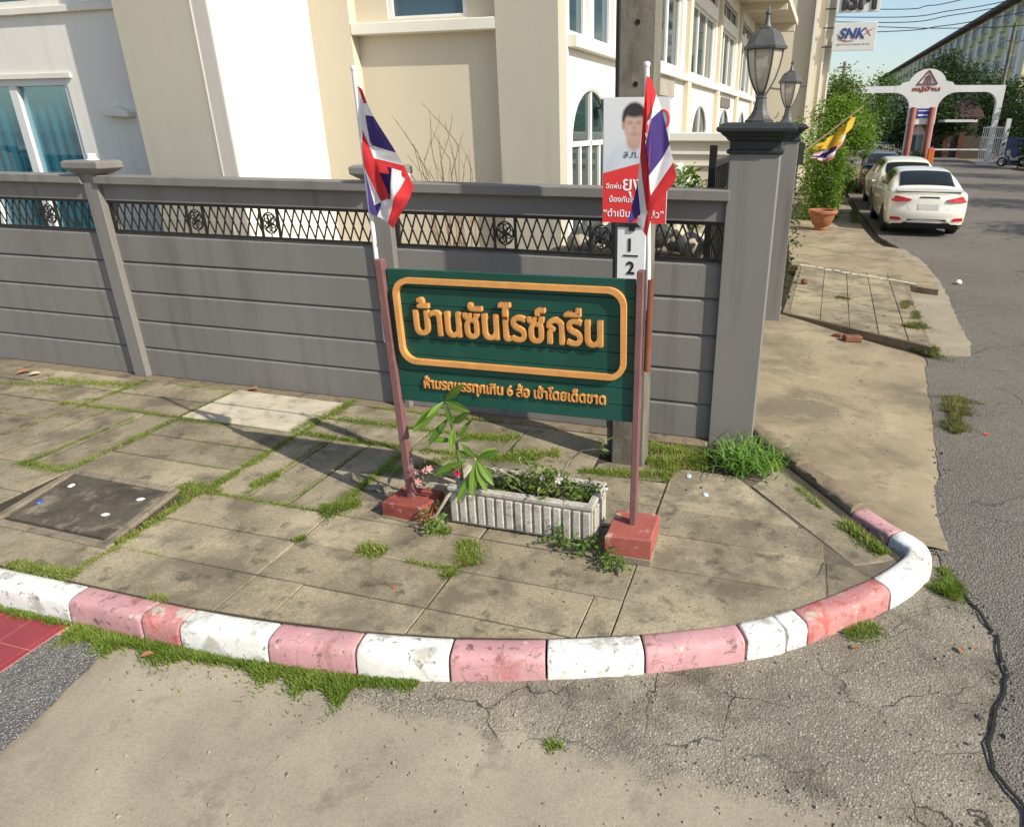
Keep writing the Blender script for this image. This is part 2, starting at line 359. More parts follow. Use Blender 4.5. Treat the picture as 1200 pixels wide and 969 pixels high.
# old exposed-aggregate strip in front of the kerb (rises towards the kerb)
def zagg(u, v):
    k = min(1, max(0, (u + 2.0) / 1.3)); q = min(1, max(0, (v - 2.0) / .35)); return .004 + .034 * k * q * q * (3 - 2 * q)
mb = MB(); NX, NY = 88, 52
for j in range(NY + 1):
    for i in range(NX + 1):
        u = -3.15 + 4.47 * i / NX; v = (-8 + j * .7) if j < 13 else 1.1 + 3.1 * (j - 13) / (NY - 13); mb.v.append((u, v, zagg(u, v) + .004 * mnoise.noise(Vector((u * 3, v * 3, 0)))))
for j in range(NY):
    for i in range(NX):
        a = j * (NX + 1) + i; mb.f.append((a, a + 1, a + NX + 2, a + NX + 1)); mb.m.append(0)
o = ob('old_road', mb, m_agg, smooth='all'); o['kind'] = 'structure'; o['label'] = 'worn concrete lane with cracked exposed aggregate along the painted kerb'
# smooth tan concrete lane nearest the camera
_lane = wiggle([(-3.12, 1.98), (-2.9, 2.06), (-2.3, 2.09), (-1.95, 2.09), (-1.78, 2.03), (-1.18, 2.065), (-.63, 2.06), (-.19, 2.06), (.57, 2.04), (1.3, 1.95)], .05, .018, 4)
sheet('gravel_strip', wiggle([(-3.52, -8), (-3.52, 2.0)], .05, .012, 6) + wiggle([(-3.40, 2.02), (-3.14, 1.98), (-3.05, 1.55), (-3.0, 1.3), (-3.0, -8)], .04, .02, 8), .019, m_grav, 'strip of coarse grey gravel beside the red tiles')
sheet('roadside', [(-14, -8), (-3.3, -8), (-3.3, 2.15), (-14, 2.15)], .002, m_lane)
# red floor tiles at the left edge
tp = ob('tiled_strip', MB().box(-5.1, -3.505, .45, 2.085, -.02, .022), mat('tile_mortar', (.42, .22, .17), .9), kind='structure'); tp['label'] = 'red square floor tiles with pale joints at the left edge'
m_tile = mat('red_tile', (.25, .038, .045), .45, var=.12, scale=4, fine=.06, fscale=90, rnd=.10, bump=.1, stains=[((.33, .12, .10), 6, .6, .75, .4)])
t0 = None
for i in range(8):
    for j in range(8):
        u1 = -3.535 - .2 * i; v1 = 2.075 - .2 * j; w = .2
        if t0 is None: t0 = ob('tile', MB().slab([(-.097,-.097),(.097,-.097),(.097,.097),(-.097,.097)], 0, .027, .003), m_tile, tp, local=True); t0.location = (u1 - .1, v1 - .1, .0)
        else: inst(t0, 'tile', tp, (u1 - .1, v1 - .1, .0))
for j in range(8):
    ob('edge_tile', MB().slab([(-3.533, 1.878 - .2*j), (-3.507, 1.878 - .2*j), (-3.507, 2.072 - .2*j), (-3.533, 2.072 - .2*j)], 0, .027, .003), m_tile, tp)

# ---- painted kerb
def catmull(P, n=10):
    out = []
    for i in range(len(P) - 1):
        p0, p1, p2, p3 = P[max(i-1, 0)], P[i], P[i+1], P[min(i+2, len(P)-1)]
        for k in range(n):
            t = k / n; out.append(tuple(.5 * ((2*p1[a]) + (-p0[a]+p2[a])*t + (2*p0[a]-5*p1[a]+4*p2[a]-p3[a])*t*t + (-p0[a]+3*p1[a]-3*p2[a]+p3[a])*t**3) for a in range(len(p1))))
    out.append(tuple(P[-1])); return out
KO = [(-12.6, 2.085), (-8, 2.085), (-5, 2.087), (-3.98, 2.09), (-3.51, 2.095), (-2.78, 2.10), (-2.27, 2.13), (-1.81, 2.19), (-1.35, 2.275), (-.9, 2.40), (-.45, 2.565), (.02, 2.79), (.34, 3.02), (.75, 3.41), (.95, 3.67), (1.015, 3.80), (1.03, 3.90), (1.00, 3.99), (.93, 4.07), (.70, 4.33), (.50, 4.62), (.21, 5.05), (-.08, 5.50)]
kp = catmull(KO, 12); ks = [0]
for i in range(1, len(kp)): ks.append(ks[-1] + math.dist(kp[i], kp[i-1]))
def kat(s):
    for i in range(1, len(ks)):
        if ks[i] >= s:
            t = (s - ks[i-1]) / max(1e-9, ks[i] - ks[i-1]); a, b = Vector(kp[i-1]), Vector(kp[i]); tg = (b - a).normalized(); return a.lerp(b, t), Vector((-tg.y, tg.x))
    return Vector(kp[-1]), Vector((-1, 0))
def sof(p): return ks[min(range(len(kp)), key=lambda i: math.dist(kp[i], p))]
kerb = ob('kerb', MB().box(-12.5, -12.4, 2.1, 2.2, -.02, .1), m_rawkerb, kind='structure'); kerb['label'] = 'kerb of pink and white painted stones round the corner'
KPROF = [(.0, -.03), (.0, .03), (.005, .08), (.011, .125), (.018, .146), (.030, .158), (.050, .164), (.085, .166), (.120, .165), (.140, .159), (.150, .146), (.152, .0)]
def kerb_stone(s0, s1, m, seed, zb=0, rough=.003, worn=False):
    mb = MB(); n = max(4, int((s1 - s0) / .035)); rings = []
    ends = [(s0, .965), (s0 + .004, .992), (s0 + .009, 1.0)] + [(s0 + (s1 - s0) * k / n, 1.0) for k in range(1, n)] + [(s1 - .009, 1.0), (s1 - .004, .992), (s1, .965)]
    for s, k in ends:
        p, nn = kat(s); ring = []
        for (d, z) in KPROF:
            dd = .076 + (d - .076) * k; zz = z * (k if z > .1 else 1)
            q = Vector((p.x + nn.x * dd, p.y + nn.y * dd, zz + zb))
            e = mnoise.noise(q * 9 + Vector((seed, 0, 0))) * rough + mnoise.noise(q * 34 + Vector((0, seed, 0))) * rough * .5
            q += Vector((-nn.x * e, -nn.y * e, e)) if z > 0 else Vector((0, 0, 0)); ring.append(tuple(q))
        rings.append(ring)
    L_ = len(KPROF)
    for ring in rings: mb.v += ring
    for i in range(len(rings) - 1):
        for k in range(L_ - 1): mb.f.append((i*L_+k, (i+1)*L_+k, (i+1)*L_+k+1, i*L_+k+1)); mb.m.append(0)
    mb.f.append(tuple(range(L_))); mb.f.append(tuple((len(rings)-1)*L_ + k for k in range(L_))[::-1]); mb.m += [0, 0]
    return ob('kerb_stone', mb, m, kerb, smooth=True)
kj = [(-11.6, m_kpink), (-10.6, m_kwhite), (-9.6, m_kpink), (-8.6, m_kwhite), (-7.6, m_kpink), (-6.6, m_kwhite), (-5.6, m_kpink), (-4.55, m_kwhite), (-3.51, m_kpink), (-3.04, m_kpinkworn), (-2.78, m_kwhite), (-2.27, m_kpink), (-1.82, m_kwhite), (-1.35, m_kpink), (-.90, m_kwhite), (-.45, m_kpink), (.02, m_kwhite), (.22, m_kwhite), (.325, m_kpinkworn), (.74, m_kwhite)]
js = [sof(min(kp[:212], key=lambda q: abs(q[0] - u))) for u, _ in kj] + [sof((.90, 4.10)), sof((.71, 4.32))]
ms = [m for _, m in kj] + [m_kpink]
for i, m in enumerate(ms):
    kerb_stone(js[i] + .006, js[i+1] - .006 - (.006 if i == 15 else (.002 if i == 16 else 0)), m, i * 3.7, rough=.009 if m is m_kpinkworn or i in (16, 17) else .0045)
kerb_stone(js[-1] + .004, js[-1] + .62, m_rawkerb, 55, rough=.016, zb=.028)
kerb_stone(js[-1] + .63, ks[-1], m_rawkerb, 77, rough=.018, zb=.045)

# ---- corner pavement: basket-weave of long concrete slabs
side = sheet('sidewalk', [(-12.6, 2.2), (-2.3, 2.22), (-1.3, 2.36), (-.4, 2.66), (.3, 3.05), (.72, 3.45), (.86, 3.75), (.0, 5.08), (-.1, 5.3), (-12.6, 5.3)], .1435, m_bed, 'corner pavement of weathered concrete slabs with grass in the joints', skirt=.16)
KIN = [(-13, 2.243), (-2.86, 2.262), (-2.37, 2.293), (-1.88, 2.345), (-1.4, 2.435), (-.95, 2.553), (-.5, 2.714), (-.04, 2.918), (.28, 3.125), (.66, 3.475), (.81, 3.73), (-.10, 5.10)]
def pslab(poly, m=None, dz=0):
    for i in range(len(KIN) - 1): 
        poly = clip(poly, KIN[i], KIN[i+1])
        if len(poly) < 3: return
    if area(poly) < .004: return
    h = .1515 + random.uniform(-.002, .003) + dz
    return ob('paving_slab', MB().slab(poly, .10, h, .003, (random.uniform(-.005, .005), random.uniform(-.005, .005))), m or m_slab, side)
G = .0042
def rect(u0, u1, v0, v1, g=G, j=.006):
    r_ = lambda: random.uniform(-j, j) * .5
    return [(u0 + g + r_(), v0 + g + r_()), (u1 - g + r_(), v0 + g + r_()), (u1 - g + r_(), v1 - g + r_()), (u0 + g + r_(), v1 - g + r_())]
US = [-12.3, -11.25, -10.2, -9.15, -8.1, -7.08, -6.03, -4.93, -3.73, -2.70, -1.64, -.65, .40, 1.4]
VR0 = [1.92, 2.26, 2.59, 2.94, 3.28]
for i in range(len(US) - 1):
    u0, u1 = US[i], US[i+1]
    for k in range(4):                                            # front row: slabs lie along the kerb
        if u0 == -4.93 and k > 1: continue                        # the inspection cover sits here
        if u0 == -2.70 and k == 1: 
            pslab(rect(u0, -2.39, 2.26, 2.59, .003)); pslab(rect(-2.39, u1, 2.26, 2.59)); continue
        if u0 == -.65 and k == 2: pslab(rect(u0, u1, 2.59, 2.94)); continue
        if u0 == -1.64 and k == 2: pslab(rect(u0, -.81, 2.59, 2.94)); pslab(rect(-.81, u1, 2.59, 2.94, .003)); continue
        if u0 == .40: continue
        pslab(rect(u0, u1, VR0[k], VR0[k+1]))
    if u0 in (-.65, .40): continue
    if u0 in (-6.03, -3.73, -8.1, -10.2):                                # second row: alternate direction
        w = (u1 - u0) / 3
        for k in range(3): pslab(rect(u0 + w * k, u0 + w * (k + 1), 3.28, 4.30, .010))
    else:
        for k in range(3): pslab(rect(u0, u1, 3.28 + .34 * k, 3.28 + .34 * (k + 1), .008))
    if u0 > -2.8: continue
    for (a, b) in ((4.30, 4.65), (4.65, 4.985)):
        pslab(rect(u0, u1, a, b, .010), m_pale if u0 == -4.93 else None, .012 if u0 == -4.93 else 0)
# right-hand slabs, cut along the slanting kerb
pslab([(-.62, 2.9), (.2, 2.9), (.86, 3.6), (.9, 3.8), (.0, 5.0), (-.3, 5.0), (-.62, 4.4)], mat('joint_concrete', (.135, .113, .08), .95, var=.3, scale=6, fine=.2), dz=-.007)
dg0, dg1 = (.54, 3.62), (-.02, 4.34)
for (a, b) in ((2.94, 3.28), (3.28, 3.635), (3.635, 3.95)):
    p = clip(rect(-.65, .40, a, b), (.62, 3.52), (-.16, 4.52)); 
    if len(p) > 2: pslab(p)
p = clip(rect(-.65, .25, 3.95, 4.55), (.54, 3.60), (-.08, 4.40)); pslab(p)
pslab([(.56, 3.62), (.72, 3.70), (.80, 3.76), (.10, 4.72), (-.07, 4.42)])
pslab([(.405, 3.29), (.62, 3.42), (.66, 3.50), (.54, 3.60), (.405, 3.60)])
pslab([(.66, 3.47), (.82, 3.68), (.80, 3.75), (.70, 3.68), (.56, 3.61)], dz=-.012)
pslab([(.41, 3.02), (.5, 3.25), (.60, 3.40), (.41, 3.28)], dz=-.008)
pslab([(.215, 3.275), (.395, 3.27), (.395, 3.6), (.36, 3.46)], dz=.004)
# worn concrete behind the sign, at the foot of the fence
for (u0, u1, v0, v1) in ((-2.70, -1.95, 4.31, 4.98), (-1.94, -1.22, 4.31, 4.98), (-1.21, -.66, 4.31, 4.60)): pslab(rect(u0, u1, v0, v1, .004, .03), None, -.006)
foot = ob('footing', MB().box(-12.6, -.46, 4.99, 5.16, .05, .158), m_rawkerb, side, bevel=.01)

# ---- inspection cover in the pavement
mh = thing('inspection_cover', 'square blackened concrete inspection cover with a raised rim in the pavement', 'manhole cover', (-4.35, 2.95, .15))
m_mhole = mat('cover_concrete', (.095, .08, .058), .95, var=.3, scale=5, fine=.2, bump=.8, bscale=60, bdist=.008, stains=[((.27, .23, .165), 5.5, .54, .66, .8), ((.04, .034, .026), 3.4, .5, .64, .7)])
m_mrim = mat('cover_rim', (.24, .20, .145), .95, var=.2, scale=6, fine=.2, bump=.8, bscale=70, bdist=.008, stains=[((.09, .075, .055), 7, .52, .64, .7)])
ob('cover', MB().slab([(-4.70, 2.66), (-3.83, 2.64), (-3.97, 3.21), (-4.83, 3.23)], .1, .163, .012), m_mhole, mh)
rm = MB()
for a, b in (((-4.80, 2.60), (-3.74, 2.58)), ((-3.80, 2.60), (-3.93, 3.26)), ((-3.95, 3.245), (-4.90, 3.265)), ((-4.87, 3.25), (-4.74, 2.62))):
    rm.bar((a[0], a[1], .136), (b[0], b[1], .136), .062, .06)
ob('rim', rm, m_mrim, mh, bevel=.008)

# ---- driveway ramp between the two pillars
def zdr(u, v): 
    k = min(1, max(0, (u + .1) / 1.5)); return .125 - .078 * k * k * (3 - 2 * k)
mb = MB(); NX, NY = 26, 40
for j in range(NY + 1):
    t = j / NY
    r0 = Vector((1.10, 3.95)).lerp(Vector((1.60, 8.60)), t); r0.x = [1.10, 1.09, 1.16, 1.25, 1.33, 1.39, 1.44, 1.5, 1.55, 1.58, 1.62, 1.62][min(10, int(t * 11))] * (1 - (t * 11 - min(10, int(t * 11)))) + [1.10, 1.09, 1.16, 1.25, 1.33, 1.39, 1.44, 1.5, 1.55, 1.58, 1.62, 1.62][min(10, int(t * 11)) + 1] * (t * 11 - min(10, int(t * 11)))
    v = 3.95 + t * 6.0
    for i in range(NX + 1):
        u = -1.2 + (r0.x + 1.2) * i / (NX - 1) if i < NX else r0.x + .15; mb.v.append((u, v, (.030 if i == NX else zdr(u, v) + .004)))
for j in range(NY):
    for i in range(NX):
        a = j * (NX + 1) + i
        if (mb.v[a][1] < 4.08 and mb.v[a][0] > .90): continue
        if mb.v[a][1] < 5.45 and mb.v[a][0] < .82 - (mb.v[a][1] - 3.75) * .70: continue
        mb.f.append((a, a + 1, a + NX + 2, a + NX + 1)); mb.m.append(0)
o = ob('driveway', mb, m_drive, smooth='all'); o['kind'] = 'structure'; o['label'] = 'stained concrete driveway ramp between the two grey pillars'

# ---- second pavement, past the driveway
base2 = [(.02, 9.50), (1.70, 8.32), (1.75, 9.4), (1.80, 10.6), (1.92, 11.9), (.2, 13.1)]
sw2 = ob('far_sidewalk', MB().prism(base2, .0, .160), m_rawkerb, kind='structure'); sw2['label'] = 'slab pavement beyond the driveway ramp'
q0, q1 = (.06, 9.50), (1.68, 8.36)
U2 = [.10, .50, .855, 1.185, 1.50, 1.70]
def sk(u, v): return (u + (v - 9.3) * .045, v - (u - .9) * .30)          # the course lines run slightly askew
for i in range(5):
    rows = [8.0, 9.85, 10.9, 11.95, 12.8] if i % 2 == 0 else [8.0, 9.75, 10.8, 11.85, 12.8]
    for k in range(4):
        p = [sk(U2[i] + .005, rows[k] + .013), sk(U2[i+1] - .005, rows[k] + .013), sk(U2[i+1] - .005, rows[k+1] - .013), sk(U2[i] + .005, rows[k+1] - .013)]
        p = clip(p, q0, q1)
        if len(p) > 2 and area(p) > .01: ob('paving_slab', MB().slab(p, .12, .168 + random.uniform(-.003, .003), .006), m_slab, sw2)
sheet('apron', wiggle([(1.66, 8.34), (2.13, 8.45), (2.25, 9.05), (2.31, 10.12), (2.43, 11.48), (2.52, 12.77), (2.53, 14.72), (2.38, 16.1)], .08, .03, 3) + [(1.7, 16.6), (1.7, 12.0), (1.75, 9.4)], .066, mat('apron_concrete', (.30, .26, .19), .92, var=.15, scale=2, fine=.15, fscale=90, bump=.6, bscale=80, bdist=.006, stains=[((.18, .15, .11), 2.5, .5, .7, .6)], cracks=(1.2, .01, (.06, .05, .04))), skirt=.08)
mb = MB(); walk = wiggle([(.1, 13.15), (.65, 12.85), (1.33, 12.1), (1.95, 11.8), (2.3, 11.6)], .1, .04, 2) + [(2.42, 13), (2.2, 14.6), (1.8, 16.2), (1.72, 18.4), (1.72, 40), (1.4, 75), (-3, 75), (-.1, 40), (-.1, 20), (.05, 13.2)]
sheet('street_pavement', walk, .155, m_drive, 'cracked concrete pavement along the parked cars', skirt=.16)
# broken rubble line across the pavement
rub = thing('rubble_row', 'row of broken pale concrete bits across the far pavement', 'rubble', (1.2, 12.3, .16))
for k in range(13):
    t = k / 12; c = Vector((.3, 13.0)).lerp(Vector((1.95, 11.85)), t); w = random.uniform(.06, .11)
    ob('concrete_chunk', MB().slab([(c.x - w, c.y - .05 + .5 * w), (c.x + w, c.y - .06 - .5 * w), (c.x + w * .9, c.y + .06 - .4 * w), (c.x - w * .9, c.y + .05 + .5 * w)], .14, .18 + random.uniform(0, .012), .012), m_pale, rub)
# yard inside the fence
sheet('yard', [(-12.5, 5.2), (-.3, 5.2), (-.3, 30), (-12.5, 30)], .11, mat('yard_paving', (.36, .31, .23), .9, var=.2, scale=1.5, fine=.1, bump=.3), 'paved yard between fence and house')
# ================================================================== fence, pillars, lanterns
m_fence = mat('fence_grey_paint', (.190, .179, .167), .62, var=.06, scale=1.4, fine=.04, fscale=120, bump=.12, bscale=90, bdist=.002, rnd=.035,
              stains=[((.125, .112, .10), 1.2, .54, .76, .4), ((.215, .20, .185), 3.5, .6, .75, .35)], stretch=(1, 1, .35), streak=((.095, .084, .072), .8))
m_iron = mat('black_iron', (.012, .012, .012), .45, var=.2, fine=.05, spec=.5)
m_cap = mat('pillar_cap_dark', (.030, .036, .035), .55, var=.15, scale=5, fine=.1, bump=.15, stains=[((.12, .12, .115), 9, .62, .75, .35)])
fence = thing('fence', 'long grey panel fence with black iron lattice strip behind the green sign', 'fence', (-3.2, 5.1, .15))
FP = [-12.12, -9.14, -6.16, -3.195]; PW = .08; ZT = 2.085
PL = [.155, .455, .735, 1.02, 1.305, 1.575]
for pu in FP:
    mb = MB(); mb.box(pu - PW, pu + PW, 5.045, 5.20, .155, 2.10)
    po = ob('post', mb, m_fence, fence, bevel=.008)
    c = MB(); c.lathe([(.15, 2.095), (.155, 2.10), (.215, 2.13), (.24, 2.145), (.24, 2.195), (.205, 2.21)], (pu, 5.12, 0), 4, math.pi / 4)
    for i in range(len(c.v)):
        x, y, z = c.v[i]; c.v[i] = (pu + (x - pu) * 1.22, 5.12 + (y - 5.12) * .8, z)
    ob('post_cap', c, m_fence, po, bevel=.004)
    if pu == -6.16:
        ob('lamp_stub', MB().lathe([(.055, 2.205), (.055, 2.215), (.035, 2.22), (.034, 2.262), (.03, 2.266)], (pu + .02, 5.12, 0), 14), plain('stub_white', (.75, .76, .74), .5), po, smooth=True)
bays = [(-12.12 + PW, -9.14 - PW), (-9.14 + PW, -6.16 - PW), (-6.16 + PW, -3.195 - PW), (-3.195 + PW, -.43)]
MED = [-11.1, -10.2, -8.4, -7.62, -6.836, -5.119, -4.338, -2.151, -1.368]
for (a, b) in bays:
    a += .002; b -= .002
    for k in range(5):
        z0, z1 = PL[k], PL[k+1]
        prof = [(5.103, z0 + .012), (5.103, z1 - .026), (5.122, z1 - .004), (5.165, z1 - .004), (5.165, z0 + .002), (5.124, z0 + .002), (5.108, z0 + .004)]
        ob('plank', MB().prism(prof, a, b, 'x'), m_fence, fence)
    ob('fascia', MB().box(a, b, 5.085, 5.165, 1.862, 2.005), m_fence, fence, bevel=.006)
    ob('top_rail', MB().prism([(5.02, 2.018), (5.035, 2.006), (5.21, 2.006), (5.225, 2.018), (5.225, 2.078), (5.212, 2.086), (5.033, 2.086), (5.02, 2.078)], a, b, 'x'), m_fence, fence)
    # iron strip
    fr = MB(); fr.box(a, b, 5.105, 5.125, 1.577, 1.602); fr.box(a, b, 5.105, 5.125, 1.838, 1.860); fr.box(a, a + .022, 5.106, 5.124, 1.602, 1.838); fr.box(b - .022, b, 5.106, 5.124, 1.602, 1.838)
    ms = [m for m in MED if a < m < b]
    for m in ms:
        for d in (-.088, .088): fr.box(m + d - .009, m + d + .009, 5.106, 5.124, 1.602, 1.838)
    ob('lattice_frame', fr, m_iron, fence)
    spans = []; x = a + .022
    for m in ms: spans.append((x, m - .097)); x = m + .097
    spans.append((x, b - .022))
    lt = MB(); H = .236; z0 = 1.602; pitch = .086; run = .086
    for (s0, s1) in spans:
        for d in (1, -1):
            k = -4
            while s0 + k * pitch < s1 + .4:
                xa = s0 + k * pitch; xb = xa + run; pa, pb = (xa, z0), (xb, z0 + H)
                if d < 0: pa, pb = (xa, z0 + H), (xb, z0)
                t0 = max(0, (s0 - xa) / run); t1 = min(1, (s1 - xa) / run)
                if t1 - t0 > .02:
                    f = lambda t: (pa[0] + (pb[0]-pa[0]) * t, 5.112 + (.005 if d < 0 else 0), pa[1] + (pb[1]-pa[1]) * t)
                    lt.bar(f(t0), f(t1), .0125, .006)
                k += 1
    ob('lattice', lt, m_iron, fence, kind='stuff')
    for m in ms:
        md = MB(); N = 22
        for rad in (.075, .066):
            pass
        ring = [(m + .073 * math.cos(2 * math.pi * k / N), 5.115, 1.72 + .088 * math.sin(2 * math.pi * k / N)) for k in range(N + 1)]
        md.tube(ring, .006, 5, cap=False)
        for q in range(6):
            an = q * math.pi / 3
            cx, cz = m + .033 * math.cos(an), 1.72 + .040 * math.sin(an)
            md.tube([(cx + .033 * math.cos(2*math.pi*k/14), 5.115, cz + .038 * math.sin(2*math.pi*k/14)) for k in range(15)], .0045, 5, cap=False)
            an += math.pi / 4
            md.tube([(m + .012 * math.cos(an), 5.113, 1.72 + .014 * math.sin(an)), (m + .04 * math.cos(an), 5.110, 1.72 + .05 * math.sin(an)), (m + .07 * math.cos(an), 5.113, 1.72 + .084 * math.sin(an))], [.008, .009, .003], 5)
        md.lathe([(.024, 0), (.022, -.012), (.006, -.016)], (m, 5.114, 1.72), 10, axis='y')
        md.bar((m, 5.115, 1.808), (m, 5.115, 1.838), .007); md.bar((m, 5.115, 1.602), (m, 5.115, 1.632), .007)
        ob('medallion', md, m_iron, fence, smooth=True)

m_lmetal = mat('lantern_metal', (.10, .098, .095), .5, var=.2, scale=12, fine=.1, metal=.4, spec=.5, bump=.1, stains=[((.20, .195, .185), 18, .55, .7, .4)])
m_lglass = mat('lantern_glass', (.62, .56, .44), .25, var=.06, fine=.03, spec=.6)
_b = m_lglass.node_tree.nodes['Principled BSDF']; _b.inputs['Transmission Weight'].default_value = .45; _b.inputs['Roughness'].default_value = .3
def pillar(u0, u1, v0, v1, zb, label, lbl_l):
    cx, cy = (u0 + u1) / 2, (v0 + v1) / 2; hw = (u1 - u0) / 2
    t = thing('gate_pillar', label, 'pillar', (cx, cy, zb), group='grey gate pillars')
    ob('shaft', MB().box(u0, u1, v0, v1, zb - .06, 2.33), m_fence, t, bevel=.006)
    c = MB(); s = math.sqrt(2)
    prof = [(hw + .008, 2.318), (hw + .02, 2.326), (hw + .02, 2.345), (hw + .002, 2.352), (hw + .002, 2.40), (hw + .018, 2.408), (hw + .03, 2.425), (hw + .05, 2.438), (hw + .062, 2.452), (hw + .088, 2.462), (hw + .092, 2.485), (hw + .07, 2.497), (hw + .066, 2.507), (hw + .03, 2.518)]
    c.lathe([(r_ * s, z) for r_, z in prof], (cx, cy, 0), 4, math.pi / 4)
    ob('cap', c, m_cap, t, bevel=.004)
    l = thing('pillar_lantern', lbl_l, 'lantern', (cx - .005, cy, 2.518), group='lanterns on the gate pillars')
    base = [(.100, 0), (.102, .012), (.085, .022), (.066, .045), (.050, .075), (.042, .11), (.038, .145), (.041, .155), (.030, .165), (.026, .178)]
    ob('stem', MB().lathe([(r_, z) for r_, z in base], (cx, cy, 2.518), 8, math.pi / 8), m_lmetal, l)
    # six-sided glass body, widening upwards, held by ribs
    gp = [(.028, .175), (.052, .215), (.078, .27), (.098, .335), (.110, .40), (.115, .445)]
    ob('glass', MB().lathe(gp, (cx, cy, 2.518), 6, 0), m_lglass, l)
    for k in range(6):
        an = k * math.pi / 3
        ob('rib', MB().tube([(cx + (r_ + .002) * math.cos(an), cy + (r_ + .002) * math.sin(an), 2.518 + z) for r_, z in gp], .0062, 5), m_lmetal, l, smooth=True)
    ob('bulb', MB().lathe([(.012, .22), (.014, .27), (.03, .32), (.032, .35), (.02, .385), (.004, .395)], (cx, cy, 2.518), 10), plain('bulb_white', (.8, .78, .7), .3), l, smooth=True)
    ob('collar', MB().lathe([(.034, .165), (.036, .185), (.030, .2), (.020, .205)], (cx, cy, 2.518), 6), m_lmetal, l)
    roof = [(.118, .437), (.140, .443), (.142, .458), (.128, .468), (.118, .49), (.100, .525), (.076, .55), (.052, .558), (.048, .566), (.030, .575), (.020, .60), (.014, .63), (.012, .645), (.020, .652), (.020, .662), (.010, .67), (.005, .69), (.002, .70)]
    rf = ob('roof', MB().lathe(roof[:9], (cx, cy, 2.518), 6), m_lmetal, l)
    ob('finial', MB().lathe([(r_ * 1.0, z * .96 + .022) for r_, z in roof[8:]], (cx, cy, 2.518), 10), m_lmetal, rf, smooth=True)
    return t
pillar(-.455, -.118, 5.06, 5.40, .15, 'tall grey gate pillar at the end of the fence', 'larger-looking lantern on the nearer pillar at the fence end')
pillar(-.355, -.015, 9.14, 9.48, .12, 'grey gate pillar beyond the driveway ramp', 'farther lantern on the pillar beyond the driveway')
# opened gate leaf behind the near pillar
gl = thing('gate_leaf', 'black iron gate leaf standing open behind the near pillar', 'gate', (-.6, 5.6, .13))
ob('stile', MB().box(-.655, -.60, 5.62, 5.67, .14, 2.36), m_iron, gl); ob('stile', MB().box(-.60, -.55, 8.6, 8.66, .14, 2.30), m_iron, gl)
mb = MB()
for z in (.25, 1.1, 2.22): mb.bar((-.625, 5.67, z), (-.575, 8.6, z), .04)
ob('gate_rail', mb, m_iron, gl)
mb = MB()
for k in range(1, 22):
    y = 5.67 + k * .133; x = -.625 + .05 * k / 22; mb.bar((x, y, .25), (x, y, 2.22), .014)
    if k % 2: mb.tube([(x, y + .05 * math.cos(a), 1.9 + .09 * math.sin(a)) for a in [2 * math.pi * i / 10 for i in range(11)]], .006, 4, cap=False)
ob('gate_bars', mb, m_iron, gl, kind='stuff')

# ================================================================== utility pole with number plate and pipe
m_pole = mat('pole_concrete', (.175, .158, .125), .95, var=.22, scale=3.5, fine=.14, fscale=60, bump=.4, bscale=35, bdist=.005, stains=[((.075, .066, .052), 4, .5, .64, .65), ((.27, .24, .19), 8, .6, .7, .5), ((.09, .075, .05), 2, .52, .7, .5)], stretch=(1.6, 1.6, .7))
up = thing('utility_pole', 'weathered square concrete utility pole behind the right end of the sign', 'pole', (-1.03, 4.77, .15))
mb = MB(); mb.prism([(-1.158, 4.665), (-.905, 4.665), (-.905, 4.875), (-1.158, 4.875)], .1, .11)
w0, w1 = .1265, .098
pts = []
for z, w in ((.1, w0), (9.2, w1)): pts += [(-1.031 - w, 4.60 - w * .71, z), (-1.031 + w, 4.60 - w * .71, z), (-1.031 + w, 4.60 + w * .71, z), (-1.031 - w, 4.60 + w * .71, z)]
mb = MB(); mb.add(pts, [(3,2,1,0),(4,5,6,7),(0,1,5,4),(1,2,6,5),(2,3,7,6),(3,0,4,7)]); ob('shaft', mb, m_pole, up, bevel=.014)
m_hole = mat('hole_dark', (.012, .011, .010), 1, fine=0)
hole0 = None
for k in range(24):
    z = .75 + k * .33; y = 4.60 - (w0 + (w1 - w0) * z / 9.1) * .71
    if 1.5 < z < 2.66: continue
    ob('bolt_hole', MB().lathe([(.0155, -.003), (.0135, .002)], (-1.035 + .006 * math.sin(k * 2.1), y, z), 12, axis='y'), m_hole, up)
ob('stub_bolt', MB().tube([(-.93, 4.58, 2.62), (-.83, 4.56, 2.625)], .008, 6), plain('rust', (.16, .07, .035), .8), up)
ob('cable_pipe', MB().tube([(-1.198, 4.68, .13), (-1.198, 4.68, .55)], .033, 12), mat('pipe_grey', (.10, .095, .09), .6, stains=[((.2, .18, .15), 8, .55, .7, .5)]), up, smooth=True)
ob('pipe_coupling', MB().lathe([(.037, 0), (.040, .006), (.040, .06), (.037, .066)], (-1.198, 4.68, .37), 14), MATS['pipe_grey'], up, smooth=True)
ob('cable', MB().tube([(-1.180, 4.68, .5), (-1.178, 4.68, 3.1), (-1.16, 4.68, 9.0)], .026, 10), m_iron, up, smooth=True)
m_pwhite = mat('plate_white', (.72, .72, .70), .5, var=.05, fine=.04, stains=[((.45, .42, .36), 9, .6, .75, .4)])
m_ink = plain('black_ink', (.012, .012, .014), .6)
pt = ob('number_plate', MB().box(-1.128, -.938, 4.490, 4.511, 1.515, 1.885), m_pwhite, up, bevel=.003)
text_ob('plate_numeral', '1', .115, m_ink, (-1.052, 4.4875, 1.735), pt, bevel=.003)
text_ob('plate_numeral', '2', .115, m_ink, (-1.062, 4.4875, 1.585), pt, bevel=.003)
ob('plate_bar', MB().box(-1.085, -.985, 4.4855, 4.4895, 1.700, 1.709), m_ink, pt)
ob('plate_strap', MB().box(-1.05, -1.01, 4.479, 4.489, 1.865, 1.90), m_iron, pt)

